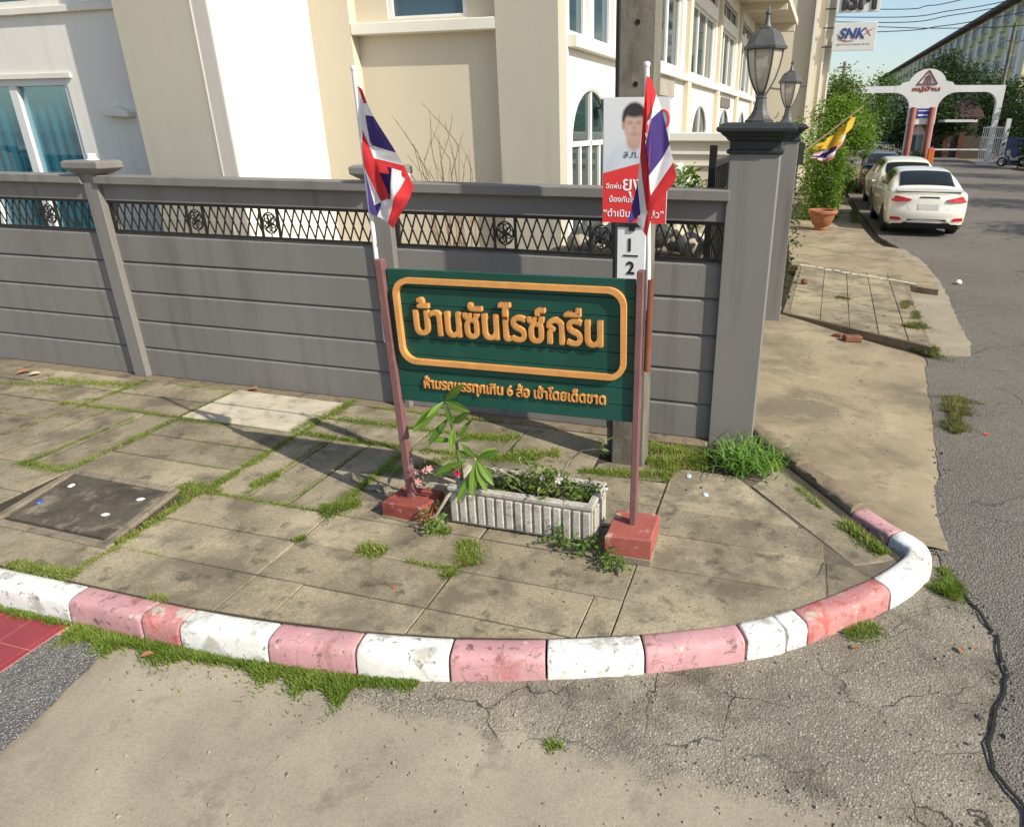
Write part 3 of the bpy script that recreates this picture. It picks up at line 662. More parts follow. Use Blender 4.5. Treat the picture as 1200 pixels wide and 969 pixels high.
# ================================================================== election-style poster on the pole
ps = thing('poster', 'tall white and red portrait poster fixed to the utility pole behind the right flag', 'poster', (-1.035, 4.6, 1.9))
PY = 4.470; px0, px1, pz0, pz1 = -1.245, -.828, 1.905, 2.645
ob('board', MB().box(px0, px1, PY, PY + .012, pz0, pz1), mat('poster_white', (.62, .63, .64), .6, var=.06, scale=2, fine=.02), ps)
y1 = PY - .0015
ob('red_field', MB().prism([(px0 + .001, pz0 + .001), (px1 - .001, pz0 + .001), (px1 - .001, 2.315), (px0 + .001, 2.205)], y1, PY - .0002, 'y'), plain('poster_red', (.66, .035, .035), .55), ps)
def disc(cx, cz, rx, rz, y, n=28, f=None): return MB().prism([(cx + rx * math.cos(2*math.pi*k/n), cz + rz * math.sin(2*math.pi*k/n)) for k in range(n)], y, y + .0012, 'y')
def portrait_mat():
    """a soft, out-of-focus printed portrait: dark hair, face, white shirt on pale ground"""
    m = bpy.data.materials.new('portrait_print'); m.use_nodes = True; nt = m.node_tree; bs = nt.nodes['Principled BSDF']; bs.inputs['Roughness'].default_value = .55
    sx = _n(nt, 'ShaderNodeSeparateXYZ'); nt.links.new(_n(nt, 'ShaderNodeTexCoord').outputs['Object'], sx.inputs[0])
    def ell(cx, cz, rx, rz, soft=.25):
        dx = _math(nt, 'DIVIDE', _math(nt, 'SUBTRACT', sx.outputs[0], cx), rx); dz = _math(nt, 'DIVIDE', _math(nt, 'SUBTRACT', sx.outputs[2], cz), rz)
        return _ramp(nt, _math(nt, 'SQRT', _math(nt, 'ADD', _math(nt, 'MULTIPLY', dx, dx), _math(nt, 'MULTIPLY', dz, dz)), 0), 1 + soft, 1 - soft)
    c = _mix(nt, _ramp(nt, sx.outputs[2], 2.25, 2.64), (.60, .61, .63), (.66, .67, .67))
    for (e, colr) in ((ell(-1.045, 2.22, .185, .165, .12), (.52, .55, .60)), (ell(-1.10, 2.25, .06, .12, .5), (.58, .61, .66)), (ell(-1.047, 2.40, .045, .06, .25), (.46, .29, .215)), (ell(-1.047, 2.525, .078, .092, .10), (.030, .026, .026)), (ell(-1.047, 2.478, .064, .088, .14), (.50, .33, .255)), (ell(-1.060, 2.485, .035, .05, .7), (.57, .39, .31)), (ell(-1.073, 2.502, .017, .012, .8), (.36, .225, .175)), (ell(-1.020, 2.502, .017, .012, .8), (.36, .225, .175)), (ell(-1.046, 2.470, .013, .020, .9), (.43, .28, .21)), (ell(-1.046, 2.437, .024, .010, .8), (.43, .23, .19)), (ell(-1.047, 2.560, .060, .028, .35), (.030, .026, .026)), (ell(-1.118, 2.482, .008, .02, .4), (.44, .28, .21))):
        c = _mix(nt, e, c, colr)
    nt.links.new(c, bs.inputs['Base Color']); return m
ob('portrait', MB().prism([(px0 + .004, 2.2085), (px1 - .004, 2.3155), (px1 - .004, pz1 - .004), (px0 + .004, pz1 - .004)], PY - .0013, PY - .0002, 'y'), portrait_mat(), ps)
ob('emblem', MB().tube([(-.868 + .035 * math.cos(a), PY - .002, 2.52 + .052 * math.sin(a)) for a in [2 * math.pi * k / 20 for k in range(21)]], .008, 5, cap=False), MATS['poster_red'], ps)
m_lwhite = plain('print_white', (.80, .80, .80), .6)
yy = PY - .0035
text_ob('print_line', 'ส.ก.', .05, m_ink, (-1.110, PY - .0042, 2.300), ps, width=.095)
text_ob('print_line', 'ฉีดพ่น', .05, m_lwhite, (-1.222, yy, 2.115), ps, width=.098, bevel=.0006)
text_ob('print_line', 'ยุง', .08, m_lwhite, (-1.112, yy, 2.105), ps, width=.125, bevel=.0008)
text_ob('print_line', 'ป้องกันโรค', .05, m_lwhite, (-1.20, yy, 2.033), ps, width=.20, bevel=.0006)
text_ob('print_line', '“ดำเนินการแล้ว”', .05, m_lwhite, (-1.238, yy, 1.942), ps, width=.395, bevel=.0006)

ps.location = (ps.location.x + .056, ps.location.y, ps.location.z + .012); up.location.x += .036
# ================================================================== the green sign
m_green = mat('sign_green', (.006, .062, .044), .45, var=.12, scale=3, fine=.04, fscale=120, spec=.35, rnd=.10, bump=.10, stains=[((.02, .085, .06), 5, .56, .72, .45), ((.05, .10, .08), 30, .66, .72, .5)], streak=((.03, .09, .068), .5))
m_gold = mat('sign_gold', (.60, .285, .085), .65, var=.12, scale=9, fine=.08, spec=.25, stains=[((.42, .20, .07), 14, .58, .7, .5)])
m_mauve = mat('post_mauve_paint', (.17, .082, .080), .6, var=.12, scale=7, fine=.06, bump=.15, stains=[((.27, .20, .19), 9, .58, .72, .5), ((.10, .04, .03), 15, .62, .72, .6)])
m_brick = mat('block_red_paint', (.27, .062, .046), .8, var=.14, scale=7, fine=.1, bump=.6, bscale=50, bdist=.006, stains=[((.38, .33, .27), 8, .54, .61, .9), ((.13, .03, .022), 5, .54, .68, .6)])
m_brick2 = mat('block_red_paint_pale', (.34, .095, .075), .8, var=.12, scale=7, fine=.1, bump=.5, bscale=50, bdist=.006, stains=[((.44, .36, .28), 7, .56, .62, .85), ((.22, .05, .04), 5, .58, .7, .4)])
sign = thing('entrance_sign', 'dark green plank sign with raised orange Thai lettering on two posts', 'sign', (-1.46, 3.47, .15))
bc = Vector((-1.4625, 3.472, 1.355))
bd = ob('board', MB().box(-.722, .722, .006, .022, -.398, .398), m_green, sign, local=True)
bd.parent = sign; bd.location = bc - Vector(sign.location); bd.rotation_euler = (0, R(-.8), 0)
for k in range(8):
    z0 = -.402 + k * .1005
    ob('plank', MB().box(-.728, .728, -.016, .005, z0 + .0012, z0 + .0993), m_green, bd, local=True, bevel=.0025)
# rounded frame
fm = MB(); hw, hh, rr, w = .686, .255, .10, .030; N = 9
def rr_pts(hw, hh, r):
    P = []
    for cx, cz, a0 in ((hw - r, hh - r, 0), (-hw + r, hh - r, 90), (-hw + r, -hh + r, 180), (hw - r, -hh + r, 270)):
        for k in range(N): an = R(a0 + 90 * k / (N - 1)); P.append((cx + r * math.cos(an), cz + r * math.sin(an)))
    return P
po, pi_ = rr_pts(hw, hh, rr), rr_pts(hw - w, hh - w, rr - w * .8); n = len(po); zc = .104
for P, y in ((po, -.016), (po, -.046), (pi_, -.046), (pi_, -.016)): fm.v += [(p[0], y, p[1] + zc) for p in P]
for a, b in ((0, 1), (1, 2), (2, 3)):
    for k in range(n): q = (k + 1) % n; fm.f.append((a*n+k, a*n+q, b*n+q, b*n+k)); fm.m.append(0)
ob('frame', fm, m_gold, bd, local=True, smooth=True)
def letters(body, x0, z0, width, height, depth, bev, name):
    src = text_mesh(body, .2, width, .01, 0, height=height); hi = max(v.co.y for v in src.vertices)
    vs0 = [tuple(v.co) for v in src.vertices]; fs0 = [tuple(p.vertices) for p in src.polygons]; V, F = [], []
    for k in range(15):                                    # heavy strokes: the outline is swept round a small circle
        an = k * 2 * math.pi / 14; r_ = bev if k < 14 else 0; b = len(V)
        for x, y, z in vs0: V.append((x + r_ * math.cos(an), -.0165 - (depth - .00022 * k if y < 0 else 0), z + r_ * math.sin(an)))
        F += [tuple(b + i for i in f) for f in fs0]
    me = bpy.data.meshes.new(name); me.from_pydata(V, [], F); me.materials.append(m_gold)
    o = bpy.data.objects.new(name, me); col.objects.link(o); o.parent = bd; o.location = (x0, 0, z0); return o
letters('บ้านซันไรซ์กรีน', -.566, .036, 1.116, .212, .028, .0056, 'title_letters')
letters('ห้ามรถบรรทุกเกิน 6 ล้อ เข้าโดยเด็ดขาด', -.557, -.302, 1.122, .095, .016, .0024, 'notice_letters')
# posts, holders, blocks
def lean_post(ub, ut, v0, v1, zb, zt, w, name, m):
    mb = MB(); mb.add([(ub - w, v0, zb), (ub + w, v0, zb), (ub + w, v1, zb), (ub - w, v1, zb), (ut - w, v0, zt), (ut + w, v0, zt), (ut + w, v1, zt), (ut - w, v1, zt)], [(3,2,1,0),(4,5,6,7),(0,1,5,4),(1,2,6,5),(2,3,7,6),(3,0,4,7)])
    return ob(name, mb, m, sign, bevel=.004)
lean_post(-2.192, -2.228, 3.43, 3.485, .2, 1.80, .0235, 'post', m_mauve)
lean_post(-.716, -.712, 3.43, 3.485, .25, 1.815, .0185, 'post', m_mauve)
m_holder = mat('holder_brown', (.16, .055, .030), .6, var=.2, scale=8, fine=.08, bump=.2, stains=[((.26, .10, .06), 9, .55, .7, .5)])
ob('flag_holder', MB().tube([(-2.245, 3.475, 1.24), (-2.262, 3.475, 1.765)], .019, 10), m_holder, sign, smooth=True)
ob('flag_holder', MB().tube([(-.668, 3.475, 1.27), (-.666, 3.475, 1.77)], .019, 10), m_holder, sign, smooth=True)
def block(c, hx, hy, z0, z1, rot, m, name='base_block'):
    cs, sn = math.cos(rot), math.sin(rot)
    P = lambda x, y: (c[0] + x * cs - y * sn, c[1] + x * sn + y * cs)
    mb = MB(); mb.slab([P(-hx, -hy), P(hx, -hy), P(hx, hy), P(-hx, hy)], z0, z1, .008, (.04, -.02) if name == 'base_block' else (0, 0))
    o = ob(name, mb, m, sign); return o
block((-2.185, 3.455), .155, .125, .12, .268, R(-4), m_brick); block((-2.185, 3.455), .165, .135, .10, .168, R(-4), m_rawkerb, 'footing')
block((-.712, 3.44), .135, .155, .13, .315, R(1), m_brick2); block((-.712, 3.44), .137, .160, .10, .195, R(1), m_mrim, 'footing')

# ================================================================== flags on white poles
m_fred = mat('flag_red', (.55, .030, .035), .8, var=.1, scale=9, fine=.05); m_fwhite = mat('flag_white', (.72, .70, .70), .8, var=.06, scale=9, fine=.04); m_fblue = mat('flag_blue', (.050, .028, .16), .8, var=.12, scale=9, fine=.05)
for _m in (m_fred, m_fwhite, m_fblue):
    nt = _m.node_tree; bs = nt.nodes['Principled BSDF']; tr = _n(nt, 'ShaderNodeBsdfTranslucent'); nt.links.new(bs.inputs['Base Color'].links[0].from_socket, tr.inputs[0])
    mx = _n(nt, 'ShaderNodeMixShader'); mx.inputs[0].default_value = .25; nt.links.new(bs.outputs[0], mx.inputs[1]); nt.links.new(tr.outputs[0], mx.inputs[2]); nt.links.new(mx.outputs[0], nt.nodes['Material Output'].inputs[0])
m_pvc = mat('flagpole_white', (.70, .69, .67), .5, var=.06, fine=.05, stains=[((.4, .35, .28), 14, .62, .72, .5)])
def flag(name, label, polys, pole, depth, seed):
    t = thing(name, label, 'flag', pole[0], group='national flags on the sign posts')
    p = ob('flagpole', MB().tube(pole, .0125, 10), m_pvc, t, smooth=True)
    top = pole[-1]; ob('pole_cap', MB().lathe([(.014, -.006), (.0165, 0), (.0165, .010), (.012, .016)], top, 12), m_pvc, p, smooth=True)
    bm = bmesh.new(); cache = {}
    def V(q, layer):
        k = (round(q[0], 3), round(q[1], 3), layer)
        if k not in cache: cache[k] = bm.verts.new((q[0], depth(q[0], q[1], layer), q[1]))
        return cache[k]
    for colr, layer, pl in polys:
        try: f = bm.faces.new([V(q, layer) for q in pl]); f.material_index = colr
        except ValueError: pass
    bmesh.ops.triangulate(bm, faces=bm.faces)
    for _ in range(3): bmesh.ops.subdivide_edges(bm, edges=bm.edges, cuts=1, use_grid_fill=True)
    for v in bm.verts:
        d = mnoise.noise(Vector((v.co.x * 16 + v.co.z * 7, v.co.z * 4, seed))) * .018 + mnoise.noise(Vector((v.co.x * 45 + v.co.z * 12, v.co.z * 14, seed))) * .005
        v.co.y += d
    for _ in range(6): bmesh.ops.smooth_vert(bm, verts=bm.verts, factor=.4, use_axis_x=False, use_axis_y=True, use_axis_z=False)
    me = bpy.data.meshes.new('cloth'); bm.to_mesh(me); bm.free()
    for m in (m_fred, m_fwhite, m_fblue): me.materials.append(m)
    o = ob('cloth', me, None, t, smooth='all', recalc=False); return t
RD, WH, BL = 0, 1, 2
LF = [(RD,0,[(-2.236,2.690),(-2.205,2.671),(-2.165,2.606),(-2.201,2.603)]), (WH,0,[(-2.201,2.603),(-2.165,2.606),(-2.131,2.542),(-2.198,2.549)]), (BL,0,[(-2.198,2.549),(-2.131,2.542),(-2.044,2.366),(-2.202,2.403)]), (WH,0,[(-2.202,2.403),(-2.044,2.366),(-2.016,2.302),(-2.186,2.337)]),
      (RD,0,[(-2.186,2.337),(-2.016,2.302),(-2.01,2.242),(-2.151,2.267)]), (RD,0,[(-2.016,2.302),(-1.977,2.196),(-2.007,2.129),(-2.086,1.98),(-2.141,2.003),(-2.066,2.141),(-2.01,2.242)]),
      (WH,0,[(-2.236,2.690),(-2.201,2.603),(-2.198,2.549),(-2.202,2.403),(-2.186,2.337),(-2.241,2.487)]),
      (RD,0,[(-2.241,2.487),(-2.186,2.337),(-2.151,2.267),(-2.088,2.146),(-2.172,2.115),(-2.243,2.294)]), (WH,0,[(-2.243,2.294),(-2.172,2.115),(-2.215,2.094),(-2.225,2.142)]), (BL,0,[(-2.243,2.294),(-2.225,2.142),(-2.215,2.094),(-2.227,2.045),(-2.236,2.064)]),
      (BL,1,[(-2.19,2.31),(-2.075,2.29),(-2.10,2.13),(-2.16,2.14)]), (WH,1,[(-2.075,2.29),(-1.992,2.26),(-2.05,2.130),(-2.10,2.13)]), (WH,0,[(-2.172,2.115),(-2.066,2.141),(-2.141,2.003),(-2.205,2.036)]), (BL,0,[(-2.215,2.094),(-2.172,2.115),(-2.205,2.036),(-2.227,2.045)])]
flag('flag', 'red, white and blue striped flag folded on the left sign post', LF, [(-2.262, 3.475, 1.30), (-2.258, 3.47, 1.85), (-2.246, 3.45, 2.765)],
     lambda x, z, l: 3.415 + .09 * max(0, x + 2.24) + .035 * math.sin((x + 2.24) * 30 + z * 3) + (.022 if l else 0), 1.0)
RF = [(RD,0,[(-0.70,2.705),(-0.685,2.699),(-0.662,2.631),(-0.673,2.566),(-0.699,2.508),(-0.697,2.407),(-0.676,2.277),(-0.664,2.189),(-0.644,2.149),(-0.678,2.112),(-0.685,2.116),(-0.714,2.259),(-0.729,2.364),(-0.722,2.424),(-0.709,2.549)]),
      (WH,0,[(-0.662,2.631),(-0.637,2.57),(-0.676,2.525),(-0.697,2.407),(-0.699,2.508),(-0.673,2.566)]), (BL,0,[(-0.637,2.57),(-0.592,2.416),(-0.624,2.356),(-0.676,2.277),(-0.697,2.407),(-0.676,2.525)]),
      (WH,0,[(-0.592,2.416),(-0.567,2.34),(-0.664,2.189),(-0.676,2.277),(-0.624,2.356)]), (RD,0,[(-0.567,2.34),(-0.546,2.28),(-0.558,2.244),(-0.644,2.149),(-0.664,2.189)]),
      (WH,0,[(-0.678,2.112),(-0.706,2.013),(-0.742,2.054),(-0.722,2.096),(-0.685,2.116)]), (RD,0,[(-0.644,2.149),(-0.681,1.991),(-0.706,2.013),(-0.678,2.112)]), (WH,0,[(-0.729,2.364),(-0.714,2.259),(-0.685,2.116),(-0.722,2.096),(-0.742,2.241)]), (BL,0,[(-0.742,2.241),(-0.722,2.096),(-0.766,2.049),(-0.776,2.067)])]
flag('flag', 'red, white and blue striped flag hanging limp before the poster on the right', RF, [(-.667, 3.475, 1.30), (-.680, 3.47, 1.9), (-.713, 3.45, 2.752)],
     lambda x, z, l: 3.42 + .08 * max(0, x + .72) + .035 * math.sin((x + .72) * 42 + z * 4), 5.0)
# ================================================================== vegetation helpers
def leaf_cloud(mb, centres, per, spread, size, flat=.4, asp=.45, seed=0, up=0.0):
    rnd = random.Random(seed)
    for c in centres:
        for _ in range(per):
            p = Vector(c[:3]) + Vector((rnd.gauss(0, 1), rnd.gauss(0, 1), rnd.gauss(0, .8))) * spread
            d = Vector((rnd.uniform(-1, 1), rnd.uniform(-1, 1), rnd.uniform(-.7, .5) + up)).normalized()
            n = Vector((rnd.uniform(-1, 1), rnd.uniform(-1, 1), rnd.uniform(.1, 1.3))).normalized(); a = d.cross(n)
            if a.length < .1: continue
            a.normalize(); s = size * rnd.uniform(.6, 1.3); w = s * asp; n = a.cross(d)
            mb.add([p, p + d * s * .45 + a * w * .5 + n * s * .06, p + d * s, p + d * s * .45 - a * w * .5 + n * s * .06], [(0, 1, 2, 3)])
    return mb
def crown_centres(spheres, n, seed, shell=.55):
    rnd = random.Random(seed); tot = sum(s[3] ** 2 for s in spheres); out = []
    for s in spheres:
        for _ in range(max(1, int(n * s[3] ** 2 / tot))):
            d = Vector((rnd.gauss(0, 1), rnd.gauss(0, 1), rnd.gauss(0, 1))).normalized(); r_ = s[3] * (shell + (1 - shell) * rnd.random() ** .6) * (1 + .22 * mnoise.noise(d * 2.3 + Vector((seed, 0, 0))))
            out.append((s[0] + d.x * r_, s[1] + d.y * r_, s[2] + d.z * r_ * .85))
    return out
m_bark = mat('bark', (.11, .085, .06), .95, var=.25, scale=6, fine=.15, bump=.6, bscale=30, bdist=.01)
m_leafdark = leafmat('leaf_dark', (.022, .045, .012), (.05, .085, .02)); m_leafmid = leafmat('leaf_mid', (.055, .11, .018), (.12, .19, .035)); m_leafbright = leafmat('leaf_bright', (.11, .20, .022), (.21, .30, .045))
def tree(name, label, base, spheres, n, per, leaf, m, trunk_r=.12, seed=1, group=None, spread=None, cat='tree'):
    t = thing(name, label, cat, base, group=group)
    b = Vector(base); top = Vector(spheres[0][:3]); mb = MB()
    mid = b.lerp(top, .5) + Vector((.1, -.06, 0)); mb.tube([b - Vector((0,0,.1)), b.lerp(mid, .5), mid, top], [trunk_r * 1.25, trunk_r, trunk_r * .8, trunk_r * .35], 8)
    for s in spheres[1:]:
        q = Vector(s[:3]); mb.tube([mid.lerp(top, .2), mid.lerp(q, .55) + Vector((0, 0, -.05)), q], [trunk_r * .5, trunk_r * .35, trunk_r * .12], 6)
    ob('trunk', mb, m_bark, t, smooth=True)
    cm = MB(); leaf_cloud(cm, crown_centres(spheres, n, seed), per, spread or leaf * 1.6, leaf, seed=seed); ob('crown', cm, m, t, recalc=False)
    return t
m_grass = leafmat('grass_blade', (.15, .235, .03), (.33, .38, .085), .38, .6); m_grassdry = leafmat('grass_dry', (.13, .15, .045), (.27, .24, .09), .3, .7)
def blades(mb, segs, seed=0):
    """segs: (x0,y0,x1,y1,width,count,height,z) turf along a joint"""
    rnd = random.Random(seed)
    for (x0, y0, x1, y1, w, n, h, z) in segs:
        n = int(n * 3.0); w *= 1.6; h *= .95
        L_ = math.hypot(x1-x0, y1-y0) or .01; nx, ny = -(y1-y0)/L_, (x1-x0)/L_
        for _ in range(n):
            t = rnd.random(); g = mnoise.noise(Vector((x0 + (x1-x0)*t, y0 + (y1-y0)*t, seed)) * 7)
            if g < -.25 and rnd.random() < .7: continue
            o_ = rnd.gauss(0, w * .42) * max(.25, 1 + 1.5 * g) + (rnd.gauss(0, w) if rnd.random() < .06 else 0); p = Vector((x0 + (x1-x0)*t + nx*o_, y0 + (y1-y0)*t + ny*o_, z - .01)); hh = h * rnd.uniform(.45, 1.15) * (1 - .5 * min(1, abs(o_)/(w+1e-6)))
            an = rnd.uniform(0, 6.283); ln = rnd.uniform(.25, 1.0); d = Vector((math.cos(an) * ln, math.sin(an) * ln, 1)).normalized(); s = Vector((-math.sin(an), math.cos(an), 0)) * rnd.uniform(.0018, .0038)
            m_ = p + d * hh * .55; tip = p + d * hh + Vector((math.cos(an), math.sin(an), -.35)) * hh * .3 * ln
            mb.add([p - s, p + s, m_ + s * .8, m_ - s * .8, tip], [(0, 1, 2, 3), (3, 2, 4)])
    return mb
# ---- turf in the pavement joints
Z = .15
gs = [(-6.03,4.25,-6.03,4.98,.05,900,.035,Z), (-4.95,3.3,-4.93,5.0,.045,1700,.04,Z), (-4.93,4.28,-4.40,4.30,.05,700,.035,Z), (-5.95,4.30,-5.0,4.30,.06,1300,.035,Z), (-5.35,3.28,-5.33,4.2,.035,1100,.035,Z), (-5.42,3.27,-4.95,3.26,.06,800,.04,Z),
      (-5.7,3.3,-5.7,4.2,.02,350,.03,Z), (-6.02,3.4,-6.02,4.3,.02,300,.03,Z), (-7.0,4.72,-6.05,4.82,.08,1300,.04,Z), (-7.6,4.45,-6.6,4.68,.06,700,.04,Z), (-6.9,4.45,-6.3,4.48,.05,600,.03,Z), (-7.05,3.97,-6.1,3.97,.02,250,.025,Z), (-6.3,4.28,-6.05,4.35,.05,250,.035,Z),
      (-3.73,2.62,-3.72,4.3,.045,2100,.04,Z), (-3.78,4.3,-3.70,5.08,.06,1300,.05,Z), (-3.95,3.30,-3.62,3.29,.08,700,.045,Z), (-3.42,3.36,-3.42,4.3,.028,500,.03,Z), (-3.46,3.44,-3.40,3.66,.05,350,.045,Z), (-3.06,3.34,-3.06,4.2,.022,450,.03,Z), (-3.7,3.28,-2.75,3.285,.03,900,.035,Z), (-2.72,3.25,-2.70,4.3,.05,1300,.045,Z), (-2.78,3.28,-2.6,3.45,.07,600,.06,Z),
      (-3.72,4.32,-2.72,4.30,.045,1100,.04,Z), (-3.6,4.66,-2.0,4.66,.06,1500,.04,Z), (-4.4,4.31,-3.9,4.32,.03,350,.03,Z), (-3.85,3.96,-4.5,3.95,.012,250,.025,Z), (-4.3,3.61,-3.85,3.61,.012,150,.025,Z),
      (-2.65,3.9,-2.2,4.3,.06,500,.05,Z), (-2.35,4.62,-1.95,4.75,.06,500,.04,Z), (-2.0,4.30,-1.55,4.55,.10,900,.05,Z), (-2.6,4.3,-1.9,4.3,.05,700,.045,Z), (-1.3,4.3,-.68,4.42,.05,700,.045,Z), (-.9,4.88,-.5,4.80,.07,900,.05,Z), (-.85,4.60,-.42,4.70,.09,1300,.06,Z), (-.68,4.3,-.62,4.75,.05,400,.05,Z),
      (-1.70,3.22,-1.58,3.0,.06,700,.05,Z), (-1.64,2.95,-1.66,2.85,.04,220,.045,Z), (-1.95,2.94,-1.66,2.94,.02,150,.04,Z), (-1.97,3.27,-1.85,3.29,.04,300,.05,Z), (-2.28,2.99,-2.12,2.97,.05,330,.055,Z), (-2.72,2.93,-2.68,2.99,.03,120,.04,Z),
      (-4.15,2.28,-3.66,2.30,.05,800,.04,Z), (-3.72,2.3,-3.70,2.60,.04,400,.035,Z), (-3.70,2.60,-3.35,2.59,.02,220,.025,Z), (-3.12,2.27,-3.0,2.27,.03,120,.035,Z), (.22,4.5,.42,4.22,.03,160,.05,Z), (.52,4.08,.74,3.78,.04,330,.07,Z), (-.02,4.92,.1,4.75,.05,160,.07,Z), (-5.6,4.95,-4.9,4.97,.03,300,.035,Z), (-3.5,4.97,-2.2,4.98,.02,400,.05,Z)]
ob('joint_grass', blades(MB(), gs, 3), m_grass, kind='stuff', recalc=False)['label'] = 'short green grass growing in the pavement joints'
ob('dry_joint_grass', blades(MB(), [(a, b, c, d, w * 1.1, max(8, n // 9), h * 1.15, z) for (a, b, c, d, w, n, h, z) in gs], 33), leafmat('grass_straw', (.30, .23, .09), (.42, .33, .15), .3, .7), kind='stuff', recalc=False)['label'] = 'dry straw-coloured blades among the joint grass'
Z0 = .02
gs = [(-3.45,2.06,-3.1,2.03,.07,1500,.055,Z0), (-3.1,2.06,-2.6,2.08,.06,1700,.055,Z0), (-2.6,2.085,-1.85,2.13,.055,2000,.05,Z0), (-1.85,2.15,-1.5,2.22,.03,500,.035,Z0), (-4.3,2.07,-3.5,2.075,.03,900,.04,.028), (-1.9,2.06,-1.78,2.07,.05,300,.05,Z0), (-2.05,2.05,-1.8,2.12,.06,500,.05,Z0), (-.78,2.06,-.70,2.08,.03,60,.05,.01),
      (.50,3.12,.68,3.24,.06,260,.05,.04), (1.06,3.62,1.13,3.74,.05,420,.075,.045), (1.12,3.75,1.10,3.9,.03,200,.05,.045)]
ob('kerb_grass', blades(MB(), gs, 8), m_grass, kind='stuff', recalc=False)['label'] = 'green weeds and grass along the foot of the painted kerb'
gs = [(1.55,6.05,1.74,7.0,.09,1500,.07,.05), (1.6,6.3,1.72,6.7,.05,600,.08,.05), (1.60,8.35,1.80,8.55,.12,700,.10,.07), (1.55,9.1,1.72,9.3,.10,500,.09,.165), (1.62,10.1,1.72,10.6,.07,420,.07,.165), (.75,10.6,.95,10.5,.05,200,.06,.168), (1.7,9.6,1.75,10.0,.05,250,.06,.165), (1.6,19.5,1.7,22,.08,700,.18,.15)]
ob('verge_grass', blades(MB(), gs, 12), m_grassdry, kind='stuff', recalc=False)['label'] = 'tufts of yellow-green grass in the street and far pavement'
# ---- long-bladed clump at the pillar foot
gc = thing('grass_clump', 'lush clump of long arching grass at the foot of the near pillar', 'grass', (-.12, 4.72, .15))
mb = MB(); rnd = random.Random(4)
for k in range(300):
    b = Vector((-.14 + rnd.gauss(0, .105), 4.72 + rnd.gauss(0, .08), .14)); an = rnd.uniform(0, 6.283); ln = rnd.uniform(.12, .33); rise = rnd.uniform(.10, .27); w = rnd.uniform(.004, .008)
    d = Vector((math.cos(an), math.sin(an), 0)); s = Vector((-d.y, d.x, 0)); P = []
    for i in range(6):
        t = i / 5; P.append(b + d * ln * (t ** 1.2) + Vector((0, 0, rise * (1.9 * t - 1.35 * t * t))))
    vs = []
    for i, p in enumerate(P[:-1]): ww = w * (1 - (i / 5) ** 2); vs += [p - s * ww, p + s * ww]
    vs.append(P[-1]); mb.add(vs, [(2*i, 2*i+1, 2*i+3, 2*i+2) for i in range(4)] + [(8, 9, 10)])
ob('blades', mb, leafmat('clump_blade', (.10, .22, .028), (.22, .36, .08), .35), gc, recalc=False, kind='stuff')

# ================================================================== fluted planter with shrubs
m_planter = mat('planter_concrete', (.44, .41, .35), .92, var=.14, scale=6, fine=.16, fscale=60, bump=.7, bscale=55, bdist=.006, stains=[((.15, .135, .11), 8, .52, .66, .75), ((.58, .55, .48), 5, .6, .7, .5), ((.10, .095, .075), 20, .60, .70, .6)])
plt = thing('planter', 'long weathered white concrete planter with ribbed sides in front of the sign', 'planter', (-1.42, 3.54, .15))
u0, u1, v0, v1, z0, z1 = -1.885, -.955, 3.395, 3.705, .165, .415
mb = MB(); w = .035
mb.box(u0, u1, v0, v0 + w, z0, z1); mb.box(u0, u1, v1 - w, v1, z0, z1); mb.box(u0, u0 + w, v0 + w, v1 - w, z0, z1); mb.box(u1 - w, u1, v0 + w, v1 - w, z0, z1); mb.box(u0 + w, u1 - w, v0 + w, v1 - w, z0, z0 + .03)
ob('trough', mb, m_planter, plt)
rim = MB(); 
for (a, b, c, d) in ((u0 - .010, u1 + .010, v0 - .012, v0 + .038), (u0 - .010, u1 + .010, v1 - .038, v1 + .010), (u0 - .010, u0 + .038, v0 + .038, v1 - .038), (u1 - .038, u1 + .010, v0 + .038, v1 - .038)): rim.box(a, b, c, d, z1 - .022, z1 + .008)
ob('rim', rim, m_planter, plt, bevel=.006)
r0 = None
for k in range(15):
    c = u0 + .031 + k * .0620
    m_ = MB().slab([(-.0245, 0), (.0245, 0), (.0245, -.014), (-.0245, -.014)][::-1], 0, .20, .008)
    if r0 is None: r0 = ob('flute', MB().box(-.0235, .0235, -.016, .002, 0, .202), m_planter, plt, local=True, bevel=.006); r0.location = (c + 1.42, v0 - 3.54, .030)
    else: inst(r0, 'flute', plt, (c + 1.42, v0 - 3.54 , .030))
for k in range(4): inst(r0, 'flute', plt, (u1 + 1.42, v0 + .055 + k * .066 - 3.54, .030), (0, 0, R(90)))
ob('foot', MB().box(u0 + .05, u1 - .05, v0 + .03, v1 - .03, .14, .166), m_planter, plt)
ob('soil', MB().box(u0 + w, u1 - w, v0 + w, v1 - w, .3, .372), m_bed, plt)
